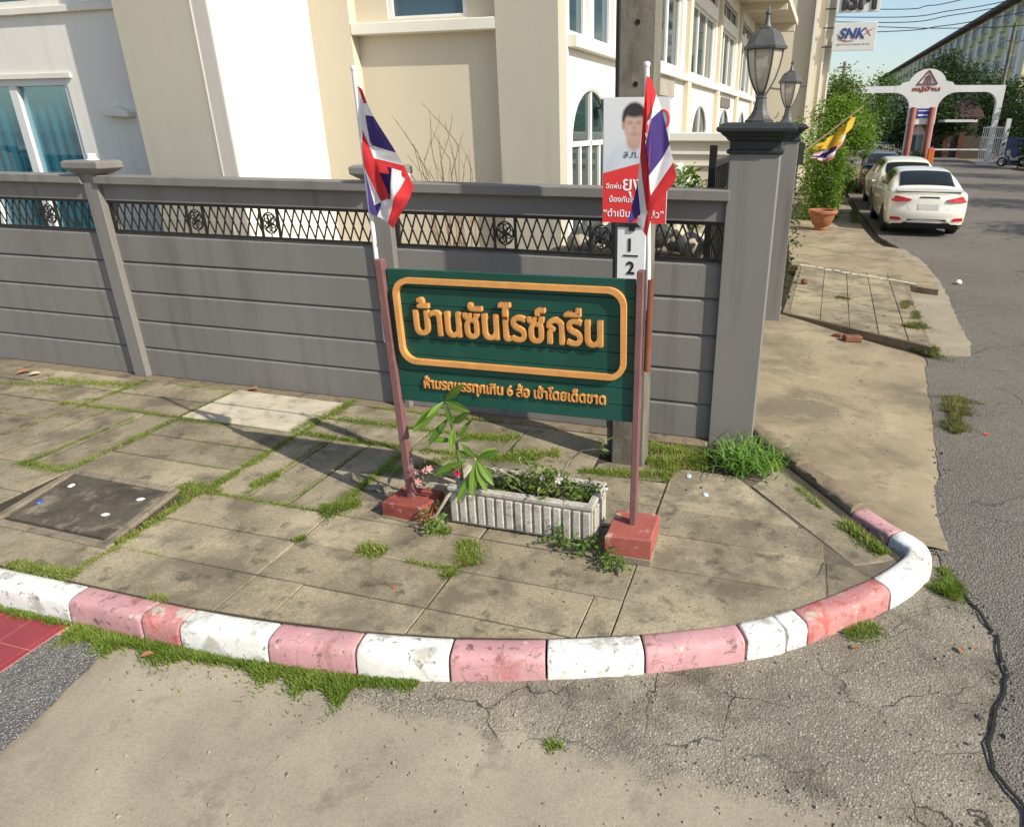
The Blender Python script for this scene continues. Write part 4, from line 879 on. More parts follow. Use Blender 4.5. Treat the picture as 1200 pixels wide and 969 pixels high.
# leaf prototypes
def leaf_mesh(name, L_, W_, m, curl=.15, fold=.18):
    mb = MB(); prof = [0, .35, .72, .95, 1.0, .85, .5, 0]; n = len(prof)
    for i, p in enumerate(prof):
        t = i / (n - 1); zc = -curl * L_ * t * t
        mb.v += [(t * L_, -p * W_ / 2, zc + fold * p * W_ / 2), (t * L_, 0, zc), (t * L_, p * W_ / 2, zc + fold * p * W_ / 2)]
    for i in range(n - 1):
        for k in (0, 1): a = i * 3 + k; mb.f.append((a, a + 1, a + 4, a + 3)); mb.m.append(0)
    return mb.mesh(name, m)
m_bigleaf = leafmat('plumeria_leaf', (.15, .30, .035), (.24, .40, .08), .4, .35)
def leaf_detail(m):                                        # pale midrib, leaf-to-leaf tone, brown spots
    nt = m.node_tree; bs = nt.nodes['Principled BSDF']; src = bs.inputs['Base Color'].links[0].from_socket
    tc = _n(nt, 'ShaderNodeTexCoord').outputs['Object']; sx = _n(nt, 'ShaderNodeSeparateXYZ'); nt.links.new(tc, sx.inputs[0])
    rib = _ramp(nt, _math(nt, 'ABSOLUTE', sx.outputs[1], 0), .012, .004)
    wv = _math(nt, 'SINE', _math(nt, 'ADD', _math(nt, 'MULTIPLY', sx.outputs[0], 95.0), _math(nt, 'MULTIPLY', _math(nt, 'ABSOLUTE', sx.outputs[1], 0), -120.0)), 0)
    c = _mix(nt, _math(nt, 'MULTIPLY', _ramp(nt, wv, .6, 1.0), .22), src, (.30, .42, .14)); c = _mix(nt, _math(nt, 'MULTIPLY', rib, .8), c, (.42, .48, .22))
    oi = _n(nt, 'ShaderNodeObjectInfo').outputs['Random']; c = _mix(nt, 1.0, c, _mix(nt, oi, (.62, .70, .60), (1.25, 1.1, .9)), 'MULTIPLY')
    c = _mix(nt, _ramp(nt, _noise(nt, tc, 7.0, 4), .68, .74), c, (.22, .15, .05)); nt.links.new(c, bs.inputs['Base Color'])
leaf_detail(m_bigleaf)
m_flower = mat('flower_pink', (.58, .27, .27), .6, var=.3, scale=30, fine=0); m_flowerred = mat('flower_red', (.42, .02, .06), .6, var=.2, fine=0); m_flowerw = mat('flower_white', (.78, .66, .66), .6, var=.1, fine=0)
big = leaf_mesh('big_leaf', 1, .25, m_bigleaf, .10)
def place_leaf(par, p, q, width=1.0, roll=0):
    p, q = Vector(p), Vector(q); d = q - p; L_ = d.length; d.normalize()
    o = bpy.data.objects.new('leaf', big); col.objects.link(o); o.parent = par; o.matrix_parent_inverse = wmat(par).inverted()
    up = Vector((0, -.75, .66)); y = up.cross(d).normalized(); zz = d.cross(y)
    mt = Matrix((d, y, zz)).transposed().to_4x4() @ Matrix.Rotation(roll, 4, 'X'); o.matrix_basis = Matrix.Translation(p) @ mt @ Matrix.Diagonal((L_, L_ * width, L_, 1)); return o
ad = thing('flowering_shrub', 'tall leafy shrub with glossy green leaves and pink flowers in the planter', 'plant', (-1.86, 3.5, .37))
sv = 3.46
st = MB()
st.tube([(-1.84, 3.50, .33), (-1.835, 3.475, .517), (-1.844, sv, .71), (-1.874, sv, .86), (-1.899, sv, .966)], [.014, .012, .010, .009, .008], 8)
ob('stem', st, mat('green_stem', (.10, .14, .05), .7, var=.2, scale=15, fine=.05), ad, smooth=True)
st = MB(); st.tube([(-1.86, 3.50, .33), (-1.862, 3.45, .385), (-1.767, 3.43, .472), (-1.718, 3.43, .551), (-1.704, 3.43, .623)], [.022, .018, .014, .012, .009], 8)
st.tube([(-1.86, 3.45, .385), (-1.885, 3.37, .36), (-1.937, 3.32, .262), (-1.982, 3.30, .17)], [.014, .011, .009, .005], 7)
st.tube([(-1.83, 3.44, .42), (-1.944, 3.42, .464), (-2.048, 3.40, .504), (-2.105, 3.39, .478)], [.009, .007, .005, .003], 6); st.tube([(-1.83, 3.44, .40), (-1.984, 3.40, .422), (-2.074, 3.39, .423)], [.008, .006, .003], 6)
ob('branches', st, mat('grey_stem', (.33, .28, .21), .9, var=.2, scale=15, fine=.1), ad, smooth=True)
R1, R2, R3 = (-1.899, sv, .966), (-1.844, sv, .71), (-1.704, 3.43, .623)
LV = [(R1, (-1.736, 3.38, 1.114), .95), (R1, (-1.701, 3.36, .96), .95), (R1, (-2.095, 3.36, .774), .95), (R1, (-1.934, 3.50, 1.045), 1.0), (R1, (-1.965, 3.34, .90), .9), (R1, (-1.801, 3.55, 1.06), .9), (R1, (-1.88, 3.60, 1.00), .9), (R1, (-1.80, 3.34, .86), .8),
      ((-1.874, sv, .86), (-1.995, 3.36, .707), 1.1), ((-1.868, sv, .82), (-1.712, 3.38, .937), .9), (R2, (-2.009, 3.38, .735), .9), (R2, (-1.70, 3.40, .77), .8), (R2, (-1.78, 3.56, .83), .9), ((-1.86, sv, .79), (-1.82, 3.34, .70), 1.0),
      (R3, (-1.533, 3.38, .716), .9), (R3, (-1.562, 3.36, .493), .95), (R3, (-1.70, 3.32, .40), .85), (R3, (-1.756, 3.36, .738), .95), ((-1.76, 3.43, .60), (-1.98, 3.36, .495), .95), ((-1.72, 3.42, .53), (-1.80, 3.30, .36), .8), (R3, (-1.604, 3.34, .442), .95), (R3, (-1.80, 3.38, .69), .8), (R3, (-1.62, 3.55, .66), .9)]
for i, (a, b, w_) in enumerate(LV): place_leaf(ad, a, b, w_, random.uniform(-.4, .4))
def flower(par, p, m, r_=.024, seed=0):
    mb = MB(); rnd = random.Random(seed); c = Vector(p); ax = Vector((rnd.uniform(-.4, .4), -1, rnd.uniform(.1, .6))).normalized(); a = ax.cross(Vector((1, 0, .2))).normalized(); b = ax.cross(a)
    for k in range(5):
        an = k * 1.2566 + seed; d = a * math.cos(an) + b * math.sin(an); s = ax.cross(d)
        mb.add([c, c + d * r_ * .6 + s * r_ * .35 + ax * .006, c + d * r_ + ax * .002, c + d * r_ * .6 - s * r_ * .35 + ax * .006], [(0, 1, 2, 3)])
    return ob('flower', mb, m, par, recalc=False)
for i, (p, m) in enumerate([((-1.797, 3.36, .536), m_flowerred), ((-2.065, 3.38, .425), m_flower), ((-2.0, 3.38, .533), m_flower), ((-1.988, 3.29, .17), m_flower), ((-2.093, 3.38, .498), m_flower), ((-2.03, 3.38, .515), m_flower), ((-2.09, 3.38, .43), m_flower), ((-1.80, 3.35, .55), m_flowerred)]): flower(ad, p, m, .024, i)
tw = MB(); leaf_cloud(tw, [(-2.03, 3.38, .50), (-2.09, 3.38, .47), (-1.985, 3.29, .19), (-2.03, 3.32, .22), (-1.94, 3.33, .30), (-2.06, 3.38, .42), (-1.80, 3.36, .57), (-2.02, 3.42, .62), (-1.96, 3.42, .60)], 9, .02, .045, seed=2, asp=.35); ob('small_leaves', tw, leafmat('leaf_yellowish', (.16, .15, .03), (.22, .24, .07)), ad, recalc=False, kind='stuff')
sh = thing('planter_shrub', 'low bushy green shrub with a white flower filling the planter', 'plant', (-1.3, 3.54, .37))
mb = MB(); rnd = random.Random(9); tips = []
for k in range(16):
    b = (-1.3 + rnd.uniform(-.1, .15), 3.54 + rnd.uniform(-.06, .06), .36); e = (-1.32 + rnd.uniform(-.32, .34), 3.52 + rnd.uniform(-.12, .12), rnd.uniform(.42, .60)); tips.append(e)
    mb.tube([b, tuple((b[i] + e[i]) / 2 + rnd.uniform(-.02, .02) for i in range(3)), e], [.006, .004, .002], 5)
mb.tube([(-1.25, 3.56, .40), (-1.157, 3.58, .60), (-1.077, 3.60, .68), (-.984, 3.60, .70), (-.923, 3.60, .71)], [.008, .007, .006, .005, .003], 6)
ob('stems', mb, MATS['grey_stem'], sh, smooth=True)
cs = [(-1.35 + rnd.gauss(0, .16), 3.54 + rnd.gauss(0, .055), rnd.uniform(.39, .47)) for _ in range(44)] + tips
mb = MB(); leaf_cloud(mb, [c for c in cs if -1.84 < c[0] < -1.0], 16, .026, .034, seed=5, asp=.5); ob('foliage', mb, leafmat('shrub_leaf', (.10, .16, .025), (.26, .32, .07)), sh, recalc=False, kind='stuff')
mb = MB(); leaf_cloud(mb, [(-1.02, 3.56, .42), (-1.0, 3.60, .45), (-1.06, 3.52, .43), (-1.10, 3.48, .44)], 60, .035, .025, seed=6, asp=.5); leaf_cloud(mb, [(-1.27, 3.50, .56), (-1.22, 3.50, .52), (-1.30, 3.48, .53), (-.93, 3.60, .715), (-1.36, 3.5, .58)], 14, .025, .055, seed=7, asp=.3, up=.5); ob('young_leaves', mb, leafmat('young_leaf', (.13, .19, .035), (.24, .30, .09)), sh, recalc=False, kind='stuff')
flower(sh, (-1.172, 3.44, .55), m_flowerw, .034, 1); flower(sh, (-1.29, 3.47, .53), m_flowerw, .018, 3)
# ---- small broad-leaved weeds around planter and block
for i, (x, y, r_, lb) in enumerate([(-1.17, 3.33, .05, 'small leafy weed at the front of the planter'), (-1.00, 3.31, .055, 'leafy weed under the right front corner of the planter'), (-.88, 3.27, .06, 'spreading weed between planter and right red block'), (-.76, 3.17, .04, 'little weed creeping below the right red block'), (-1.94, 3.27, .04, 'small weed by the left red block')]):
    wd_ = thing('weed', lb, 'weed', (x, y, .15), group='weeds round the planter')
    s_ = MB(); rnd = random.Random(i + 20); cs = []
    for k in range(9):
        e = (x + rnd.gauss(0, r_), y + rnd.gauss(0, r_ * .8), .15 + rnd.uniform(.03, .10)); s_.tube([(x, y, .145), ((x + e[0]) / 2, (y + e[1]) / 2, e[2] * .6 + .06), e], .0022, 4); cs.append(e)
    ob('stems', s_, MATS['green_stem'], wd_); l_ = MB(); leaf_cloud(l_, cs, 10, .018, .032, seed=i, asp=.55); ob('foliage', l_, leafmat('weed_leaf', (.11, .20, .028), (.22, .32, .07)), wd_, recalc=False, kind='stuff')

# ================================================================== litter
m_dry = mat('dry_leaf', (.27, .13, .065), .8, var=.2, fine=.05); m_drypale = mat('dry_leaf_pale', (.55, .42, .26), .8, var=.15); m_petal = mat('petal_red', (.50, .06, .05), .7)
def litter(x, y, z, s, m, label, rot, name='fallen_leaf'):
    me = leaf_mesh('fallen_leaf', s, s * .55, m, .05, .35); o = ob(name, me, m, recalc=False); o.data.materials.clear(); o.data.materials.append(m); o.location = (x, y, z); o.rotation_euler = (R(5), R(-8), rot); return tag(o, label, 'leaf', 'fallen leaves')
litter(-4.83, 5.0, .175, .12, m_dry, 'curled orange leaf at the fence foot beside the pale slab', .2)
litter(-7.27, 4.73, .17, .12, m_drypale, 'pale dry leaf lying near the fence on the far left', .7)
litter(-7.42, 4.72, .17, .14, m_dry, 'brown dry leaf among grass on the far left', 1.2)
litter(-1.89, 2.68, .156, .028, m_petal, 'tiny red petal on the front paving slab', 1.0, 'petal')
litter(.52, 3.02, .05, .05, m_dry, 'orange-brown leaf on the road below the red kerb stone', .3)
litter(1.07, 3.13, .05, .055, m_dry, 'curved orange leaf at the edge of the asphalt', 2.0)
litter(1.12, 3.18, .052, .03, m_dry, 'small orange leaf on the asphalt crack', .8)
litter(1.78, 6.1, .05, .06, m_petal, 'red leaf on the asphalt by the grass tuft', .3)
litter(-2.93, 1.985, .03, .07, m_dry, 'flat orange leaf beside the weeds at the gravel edge', .6)
bk = tag(ob('brick', MB().box(-.11, .11, -.055, .055, 0, .075), mat('brick_red', (.17, .075, .045), .9, var=.2, scale=14, fine=.15, bump=.6), bevel=.012), 'broken reddish brick on the driveway below the pavement edge', 'brick'); bk.location = (.86, 8.62, .075); bk.rotation_euler = (0, R(3), R(20))
bk = tag(ob('brick_fragment', MB().prism([(-.07, -.03), (.03, -.05), (.08, .02), (-.02, .05)], 0, .04), MATS['brick_red'], bevel=.008), 'flat brick fragment lying behind the broken brick', 'brick'); bk.location = (.70, 8.74, .085)
bk = tag(ob('stone_lump', MB().lathe([(.03, 0), (.06, .02), (.06, .06), (.035, .09)], (0, 0, 0), 7), MATS['brick_red'], bevel=.01), 'reddish lump of masonry on the far pavement near the second pillar', 'stone'); bk.location = (.30, 11.4, .165)
bg = MB(); bg.lathe([(.025, 0), (.05, .01), (.06, .03), (.04, .055), (.015, .07)], (0, 0, 0), 9)
for i in range(len(bg.v)): v = Vector(bg.v[i]); bg.v[i] = tuple(v * (1 + .25 * mnoise.noise(v * 20)))
bg = tag(ob('plastic_bag', bg, plain('bag_white', (.75, .76, .76), .4), smooth='all'), 'crumpled white plastic bag on the asphalt', 'bag'); bg.location = (2.80, 12.7, .05)
m_chip = mat('chip_blue_white', (.42, .58, .62), .4, var=.3, scale=30, fine=0)
m_chip2 = mat('chip_blue', (.05, .12, .50), .4, var=.5, scale=25, fine=0); m_chip3 = mat('chip_pale', (.72, .75, .75), .4, var=.1, fine=0)
for (x, y, z, m, lb) in [(-4.66, 3.08, .168, m_chip3, 'white chip near the far corner of the inspection cover'), (-4.65, 2.85, .168, m_chip2, 'blue and white chip on the left of the inspection cover'), (-4.03, 3.06, .168, m_chip3, 'pale chip on the right of the inspection cover'), (-4.08, 2.84, .168, m_chip3, 'white chip near the front corner of the inspection cover'),
                       (-1.06, 4.10, .150, m_chip, 'pale blue chip behind the right end of the planter'), (-.86, 3.78, .150, m_chip, 'pale blue chip just behind the right red block'), (-.52, 4.45, .150, m_chip, 'pale blue chip left of the grass clump'), (-.37, 4.21, .150, m_chip, 'pale blue chip in front of the grass clump')]:
    c = MB(); c.lathe([(.024, 0), (.026, .004), (.019, .008), (.004, .009)], (0, 0, 0), 9)
    for i in range(len(c.v)): v = c.v[i]; c.v[i] = (v[0] * (1 + .2 * math.sin(i * 2.3)), v[1] * .75, v[2])
    o = tag(ob('ceramic_chip', c, m), lb, 'chip', 'pale chips on the pavement'); o.location = (x, y, z); o.rotation_euler = (0, 0, x * 3)
# loose grit and crumbs: along the kerb, the ragged road edge and the pavement
m_grit = mat('grit', (.27, .235, .18), .95, var=.4, scale=40, fine=.2)
def crumbs(name, label, n, fn, smin, smax, m, seed):
    mb = MB(); rnd = random.Random(seed)
    for _ in range(n):
        x, y, z = fn(rnd); s = rnd.uniform(smin, smax) * (1 if rnd.random() < .9 else 1.8); a = rnd.uniform(0, 6.28); h = s * rnd.uniform(.4, .9)
        p = [(x + s * math.cos(a + k * 2.094 + rnd.uniform(-.4, .4)), y + s * math.sin(a + k * 2.094 + rnd.uniform(-.4, .4)), z - .001) for k in range(3)]; q = [(x + (u - x) * .55, y + (v - y) * .55, z + h * rnd.uniform(.7, 1.1)) for u, v, _w in p]
        mb.add(p + q, [(3, 4, 5), (0, 1, 4, 3), (1, 2, 5, 4), (2, 0, 3, 5)])
    o = ob(name, mb, m, kind='stuff'); o['label'] = label
def road_pt(rnd):
    while True:
        x, y = rnd.uniform(-2.6, 1.2), rnd.uniform(1.1, 3.8); k, nn = kat(sof((x, y))) if rnd.random() < .0 else (None, None)
        d = min(math.dist((x, y), q) for q in kp[32:202:4]); inside = any(abs(q[0] - x) < .06 and y > q[1] - .02 for q in kp[32:182])
        if inside: continue
        if rnd.random() < .10 + .9 * math.exp(-d / .12) or (abs(y - 2.06) < .1 and rnd.random() < .5): return x, y, zagg(x, y) + .003
crumbs('road_grit', 'loose grit and pebbles scattered along the kerb foot', 900, road_pt, .003, .0075, m_grit, 5)
crumbs('edge_grit', 'crumbled bits along the ragged asphalt edge', 420, lambda r_: (lambda p: (p[0] + r_.gauss(.01, .035), p[1] + r_.gauss(0, .03), .047))(edge[r_.randrange(20, 190)]), .004, .012, mat('asphalt_crumb', (.12, .11, .10), .95, var=.4, scale=40), 6)
crumbs('pavement_crumbs', 'small crumbs and seeds lying on the pavement slabs', 420, lambda r_: (lambda u: (u, r_.uniform(2.55 + max(0, (u + .9) * .55), 4.9), .1535))(r_.uniform(-6.5, .2)), .003, .007, mat('crumb_brown', (.16, .11, .06), .95, var=.5, scale=30), 7)
crumbs('driveway_crumbs', 'small bits of grit on the driveway and far pavement', 200, lambda r_: (lambda u, v: (u, v, zdr(u, v) + .006))(r_.uniform(.1, 1.0), r_.uniform(5.3, 8.6)), .004, .009, m_grit, 8)
# ================================================================== the house behind the fence
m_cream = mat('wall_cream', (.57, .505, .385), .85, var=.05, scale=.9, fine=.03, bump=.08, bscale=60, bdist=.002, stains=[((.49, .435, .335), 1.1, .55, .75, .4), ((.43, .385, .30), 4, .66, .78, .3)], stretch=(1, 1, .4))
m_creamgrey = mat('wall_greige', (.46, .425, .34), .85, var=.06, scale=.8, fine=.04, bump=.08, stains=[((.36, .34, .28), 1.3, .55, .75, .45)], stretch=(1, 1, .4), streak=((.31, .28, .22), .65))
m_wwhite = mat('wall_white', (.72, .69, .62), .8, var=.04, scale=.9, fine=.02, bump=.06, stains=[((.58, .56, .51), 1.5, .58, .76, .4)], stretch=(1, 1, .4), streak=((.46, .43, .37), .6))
m_trim = mat('trim_white', (.70, .665, .58), .7, var=.05, fine=.03, stains=[((.42, .37, .28), 6, .64, .76, .4)])
m_alu = mat('window_frame_white', (.66, .66, .64), .45, var=.04, fine=.02); m_alugrey = mat('window_frame_grey', (.36, .37, .37), .45, var=.05, fine=.02)
m_glass = mat('glass_dark', (.022, .045, .048), .06, var=.3, scale=.8, fine=0, spec=.8)
m_glassblue = mat('glass_blue', (.035, .075, .10), .06, var=.3, scale=.8, fine=0, spec=.8)
m_glassclear = glassmat('glass_clear', (.80, .92, .94), .0)
HX, HY = -2.605, 7.9
house = thing('house', 'large cream and white two-storey house with long window wing behind the grey fence', 'house', (HX, HY, 0), R(-2))
def wallx(mb, x0, x1, y0, y1, z0, z1, holes=(), axis='x'):
    """wall slab running along axis, with rectangular openings (a0,a1,z0,z1)"""
    cuts = sorted({x0, x1, *[h[0] for h in holes], *[h[1] for h in holes]}); cuts = [c for c in cuts if x0 - 1e-6 <= c <= x1 + 1e-6]
    for a, b in zip(cuts, cuts[1:]):
        hs = sorted([(h[2], h[3]) for h in holes if h[0] <= a + 1e-6 and h[1] >= b - 1e-6]); z = z0
        for (p, q) in hs + [(z1, z1)]:
            if p - z > 1e-4:
                if axis == 'x': mb.box(a, b, y0, y1, z, p)
                else: mb.box(y0, y1, a, b, z, p)
            z = q
def window(par, a0, a1, z0, z1, pos, axis, panes, fw=.05, mf=None, mg=None, depth=.06, mull=.045, rows=()):
    """framed window; pos = outer face of the frame; axis x: wall faces -y, axis y: wall faces +x"""
    P = lambda a, b, d0, d1, p, q: ((a, b, pos + d0, pos + d1, p, q) if axis == 'x' else (pos - d1, pos - d0, a, b, p, q))
    fr = MB(); fr.box(*P(a0, a1, 0, depth, z0, z0 + fw)); fr.box(*P(a0, a1, 0, depth, z1 - fw, z1)); fr.box(*P(a0, a0 + fw, 0, depth, z0 + fw, z1 - fw)); fr.box(*P(a1 - fw, a1, 0, depth, z0 + fw, z1 - fw))
    w = (a1 - a0 - 2 * fw) / panes
    for k in range(1, panes): c = a0 + fw + w * k; fr.box(*P(c - mull / 2, c + mull / 2, .004, depth, z0 + fw, z1 - fw))
    for zr in rows: fr.box(*P(a0 + fw, a1 - fw, .008, depth - .01, zr - .02, zr + .02))
    f = ob('window', fr, mf or m_alu, par, local=True)
    for k in range(panes):
        lo = a0 + fw + w * k + (mull / 2 if k else 0); hi = a0 + fw + w * (k + 1) - (mull / 2 if k < panes - 1 else 0)
        zz = [z0 + fw] + [v for zr in rows for v in (zr - .02, zr + .02)] + [z1 - fw]
        for q in range(0, len(zz), 2): ob('pane', MB().box(*P(lo, hi, depth * .5, depth * .5 + .008, zz[q], zz[q + 1])), mg or m_glass, f, local=True)
    return f
TOP = 7.4
# --- front, right part: flat pilaster f, recessed panel e with window, strip d
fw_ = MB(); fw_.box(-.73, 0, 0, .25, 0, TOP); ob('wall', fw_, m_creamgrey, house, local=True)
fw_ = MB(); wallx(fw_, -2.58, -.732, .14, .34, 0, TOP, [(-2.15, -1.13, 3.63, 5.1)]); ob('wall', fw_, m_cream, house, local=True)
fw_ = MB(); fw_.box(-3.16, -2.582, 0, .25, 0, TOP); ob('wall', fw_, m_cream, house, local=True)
ob('ledge', MB().box(-2.581, -.733, .0, .16, 3.47, 3.59), m_trim, house, local=True, bevel=.008)
window(house, -2.15, -1.13, 3.60, 5.1, .16, 'x', 1, .06, m_alu, m_glassblue)
# --- projecting block: front b, bright side c
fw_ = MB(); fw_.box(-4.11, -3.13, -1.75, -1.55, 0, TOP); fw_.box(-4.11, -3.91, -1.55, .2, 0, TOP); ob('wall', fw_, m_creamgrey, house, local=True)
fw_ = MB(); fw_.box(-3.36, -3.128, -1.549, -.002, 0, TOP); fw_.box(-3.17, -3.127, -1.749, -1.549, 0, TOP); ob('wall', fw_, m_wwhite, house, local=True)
# --- left wall with the sliding window and curtain
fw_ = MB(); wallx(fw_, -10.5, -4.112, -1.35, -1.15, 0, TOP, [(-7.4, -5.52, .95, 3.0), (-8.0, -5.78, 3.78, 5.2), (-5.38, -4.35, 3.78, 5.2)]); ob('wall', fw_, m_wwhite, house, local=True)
window(house, -7.4, -5.52, .95, 3.0, -1.33, 'x', 2, .075, m_alu, m_glassclear, .09, .12)
window(house, -8.0, -5.78, 3.72, 5.2, -1.33, 'x', 2, .06, m_alu, m_glassblue); window(house, -5.38, -4.35, 3.72, 5.2, -1.33, 'x', 1, .06, m_alu, m_glassblue)
ob('ledge', MB().box(-8.7, -4.3, -1.40, -1.351, 3.64, 3.71), m_trim, house, local=True, bevel=.006)
ob('hood', MB().box(-7.5, -5.42, -1.375, -1.351, 3.0, 3.05), m_trim, house, local=True)
cu = MB(); N = 90
for i in range(N + 1):
    x = -7.38 + 1.84 * i / N; y = -1.245 + .026 * math.sin(i * .75) + .010 * math.sin(i * 1.9); cu.v += [(x, y, .9), (x, y + .01, 3.1)]
for i in range(N): cu.f.append((2*i, 2*i+2, 2*i+3, 2*i+1)); cu.m.append(0)
m_curt = mat('curtain_teal', (.055, .34, .43), .8, var=.15, scale=5, fine=.04, stretch=(6, 1, .5)); ob('curtain', cu, m_curt, house, local=True, smooth='all')
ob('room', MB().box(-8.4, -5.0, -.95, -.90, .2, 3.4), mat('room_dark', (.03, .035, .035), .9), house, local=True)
ac = MB(); ac.lathe([(.085, 0), (.10, .02), (.10, .06), (.075, .075)], (0, 0, 0), 10); ob('wall_vent', MB().prism([(-4.98, 2.60), (-4.60, 2.58), (-4.60, 2.64), (-4.78, 2.69), (-4.96, 2.69)], -1.45, -1.351, 'y'), m_trim, house, local=True, bevel=.008)
# --- long street wing (faces +x)
bayw = [(3.72, 6.78), (7.80, 10.98), (11.85, 14.9), (16.15, 19.7)]
arch = [(.42, 2.02), (4.3, 6.1), (8.35, 10.4), (12.35, 14.5), (16.7, 18.7)]
holes = [(.36, 1.06, 3.46, 5.0), (1.26, 2.12, 3.46, 5.0)] + [(a, b, 3.48, 4.80) for a, b in bayw] + [(a, b, 5.06, 5.42) for a, b in bayw] + [(a, b, .9, 2.92) for a, b in arch]
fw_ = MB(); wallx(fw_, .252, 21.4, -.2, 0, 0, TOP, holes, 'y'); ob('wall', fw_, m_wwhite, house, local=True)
ob('end_wall', MB().box(-6, -.2, 21.2, 21.4, 0, TOP), m_cream, house, local=True)
ob('ledge', MB().box(.001, .11, .30, 21.4, 3.30, 3.425), m_trim, house, local=True, bevel=.006)
window(house, .36, 1.06, 3.44, 5.0, -.05, 'y', 1, .05, m_alu, m_glassblue); window(house, 1.26, 2.12, 3.44, 5.0, -.05, 'y', 1, .05, m_alu, m_glassblue)
for a, b in bayw:
    window(house, a, b, 3.48, 4.80, -.06, 'y', 3, .06, m_alu, m_glass, .07, .12)
    window(house, a, b, 5.06, 5.42, -.06, 'y', 3, .06, m_alugrey, m_glass, .06, .14)
for y in (3.25, 7.30, 11.38, 15.45, 19.9):
    ob('pilaster', MB().box(.0015, .10, y - .19, y + .19, 0, 3.298), m_cream, house, local=True); ob('pilaster', MB().box(.0015, .08, y - .16, y + .16, 3.427, 5.74), m_cream, house, local=True)
for (a, b) in arch:                                                # arched ground-floor windows
    c, rr_ = (a + b) / 2, (b - a) / 2; n = 18; h = min(rr_, .62); zs = 2.92 - h
    arc = [(c + rr_ * math.cos(math.pi * k / n), zs + h * math.sin(math.pi * k / n)) for k in range(n + 1)]
    sp = MB()
    for half in (arc[:n // 2 + 1] + [(b, 2.92)], arc[n // 2:] + [(a, 2.92)]):
        if half[-1] == (b, 2.92): poly = [(b, 2.92)] + half[:-1]
        else: poly = [(a, 2.92)] + half[:-1]
        sp.prism(poly, -.2, -.0005, 'x')
    ob('spandrel', sp, m_wwhite, house, local=True)
    fr = MB(); fr.tube([(-.03, p[0], p[1]) for p in arc] , .035, 6); fr.box(-.07, -.02, c - .03, c + .03, .95, 2.88); fr.box(-.07, -.02, a, b, zs - .04, zs + .02); fr.box(-.07, -.02, a, a + .05, .9, zs); fr.box(-.07, -.02, b - .05, b, .9, zs)
    for q in (a + rr_ * .5, b - rr_ * .5): fr.box(-.065, -.025, q - .025, q + .025, .95, zs - .04)
    f = ob('arched_window', fr, m_alu, house, local=True); ob('pane', MB().prism([(a, .9), (b, .9)] + arc, -.062, -.055, 'x'), m_glass, f, local=True)
ob('plaque', MB().box(.001, .04, 12.4, 14.2, 2.95, 3.2), mat('plaque_grey', (.15, .14, .12), .6), house, local=True); ob('plaque', MB().box(.001, .04, 4.75, 6.1, 2.98, 3.24), mat('plaque_greige', (.33, .30, .25), .8), house, local=True)
ob('soffit', MB().box(.0, 1.35, 2.8, 20.9, 5.75, 5.95), m_cream, house, local=True); ob('roof_beam', MB().box(.0015, 1.30, 15.35, 15.6, 5.55, 5.749), m_cream, house, local=True); ob('roof_beam', MB().box(.0015, 1.30, 11.3, 11.55, 5.55, 5.749), m_cream, house, local=True); ob('roof_beam', MB().box(.0015, 1.30, 20.0, 20.3, 5.50, 5.749), m_cream, house, local=True)
ob('roof', MB().box(-9.0, 1.6, -.2, 21, 7.41, 7.6), m_trim, house, local=True)
# terrace wall with mouldings, crossing the yard behind the near pillar
tw = thing('terrace_wall', 'low cream garden wall with horizontal mouldings behind the near pillar', 'wall', (-1.6, 10, .1))
ob('body', MB().box(-2.42, -.75, 10.0, 10.25, .1, 2.30), m_cream, tw); ob('coping', MB().box(-2.42, -.70, 9.93, 10.32, 2.30, 2.41), m_trim, tw, bevel=.01); ob('moulding', MB().box(-2.41, -.73, 9.965, 9.9985, 2.135, 2.175), m_trim, tw); ob('moulding', MB().box(-2.41, -.73, 9.965, 9.9985, 1.99, 2.02), m_trim, tw)
# floodlight on the house corner wing
fl = thing('floodlight', 'small dark floodlight on the house wall beside the poster', 'lamp', (-2.53, 9.35, 2.7)); ob('housing', MB().box(-2.50, -2.40, 9.28, 9.46, 2.64, 2.82), m_alugrey, fl, bevel=.01); ob('lens', MB().box(-2.49, -2.41, 9.272, 9.279, 2.66, 2.80), m_glass, fl); ob('arm', MB().tube([(-2.56, 9.37, 2.70), (-2.49, 9.37, 2.72)], .012, 6), m_iron, fl)
# leafless bush behind the fence
bb = thing('bare_bush', 'leafless twiggy brown bush in front of the cream house wall', 'plant', (-3.15, 6.2, .11))
mb = MB(); rnd = random.Random(11)
def twig(p, d, L_, r_, lev):
    P = [p]; dd = d.copy()
    for i in range(5): dd = (dd + Vector((rnd.gauss(-.012, .065), rnd.gauss(0, .065), rnd.gauss(.02, .05)))).normalized(); P.append(P[-1] + dd * L_ / 5)
    mb.tube(P, [r_ * (1 - .14 * i) for i in range(6)], 5)
    if lev < 3:
        for k in range(2, 6):
            if rnd.random() < .8: twig(P[k], (dd + Vector((rnd.uniform(-.8, .6), rnd.uniform(-.5, .5), rnd.uniform(-.15, .5)))).normalized(), L_ * rnd.uniform(.13, .22), r_ * .55, lev + 1)
for k in range(15): twig(Vector((-3.05 + rnd.uniform(-.08, .10), 6.2 + rnd.uniform(-.08, .08), .11)), Vector((rnd.uniform(-.10, .04), rnd.uniform(-.06, .06), 1)).normalized(), rnd.uniform(1.9, 2.3), .009, 1)
ob('twigs', mb, mat('twig_brown', (.20, .13, .075), .9, var=.2), bb, smooth=True)
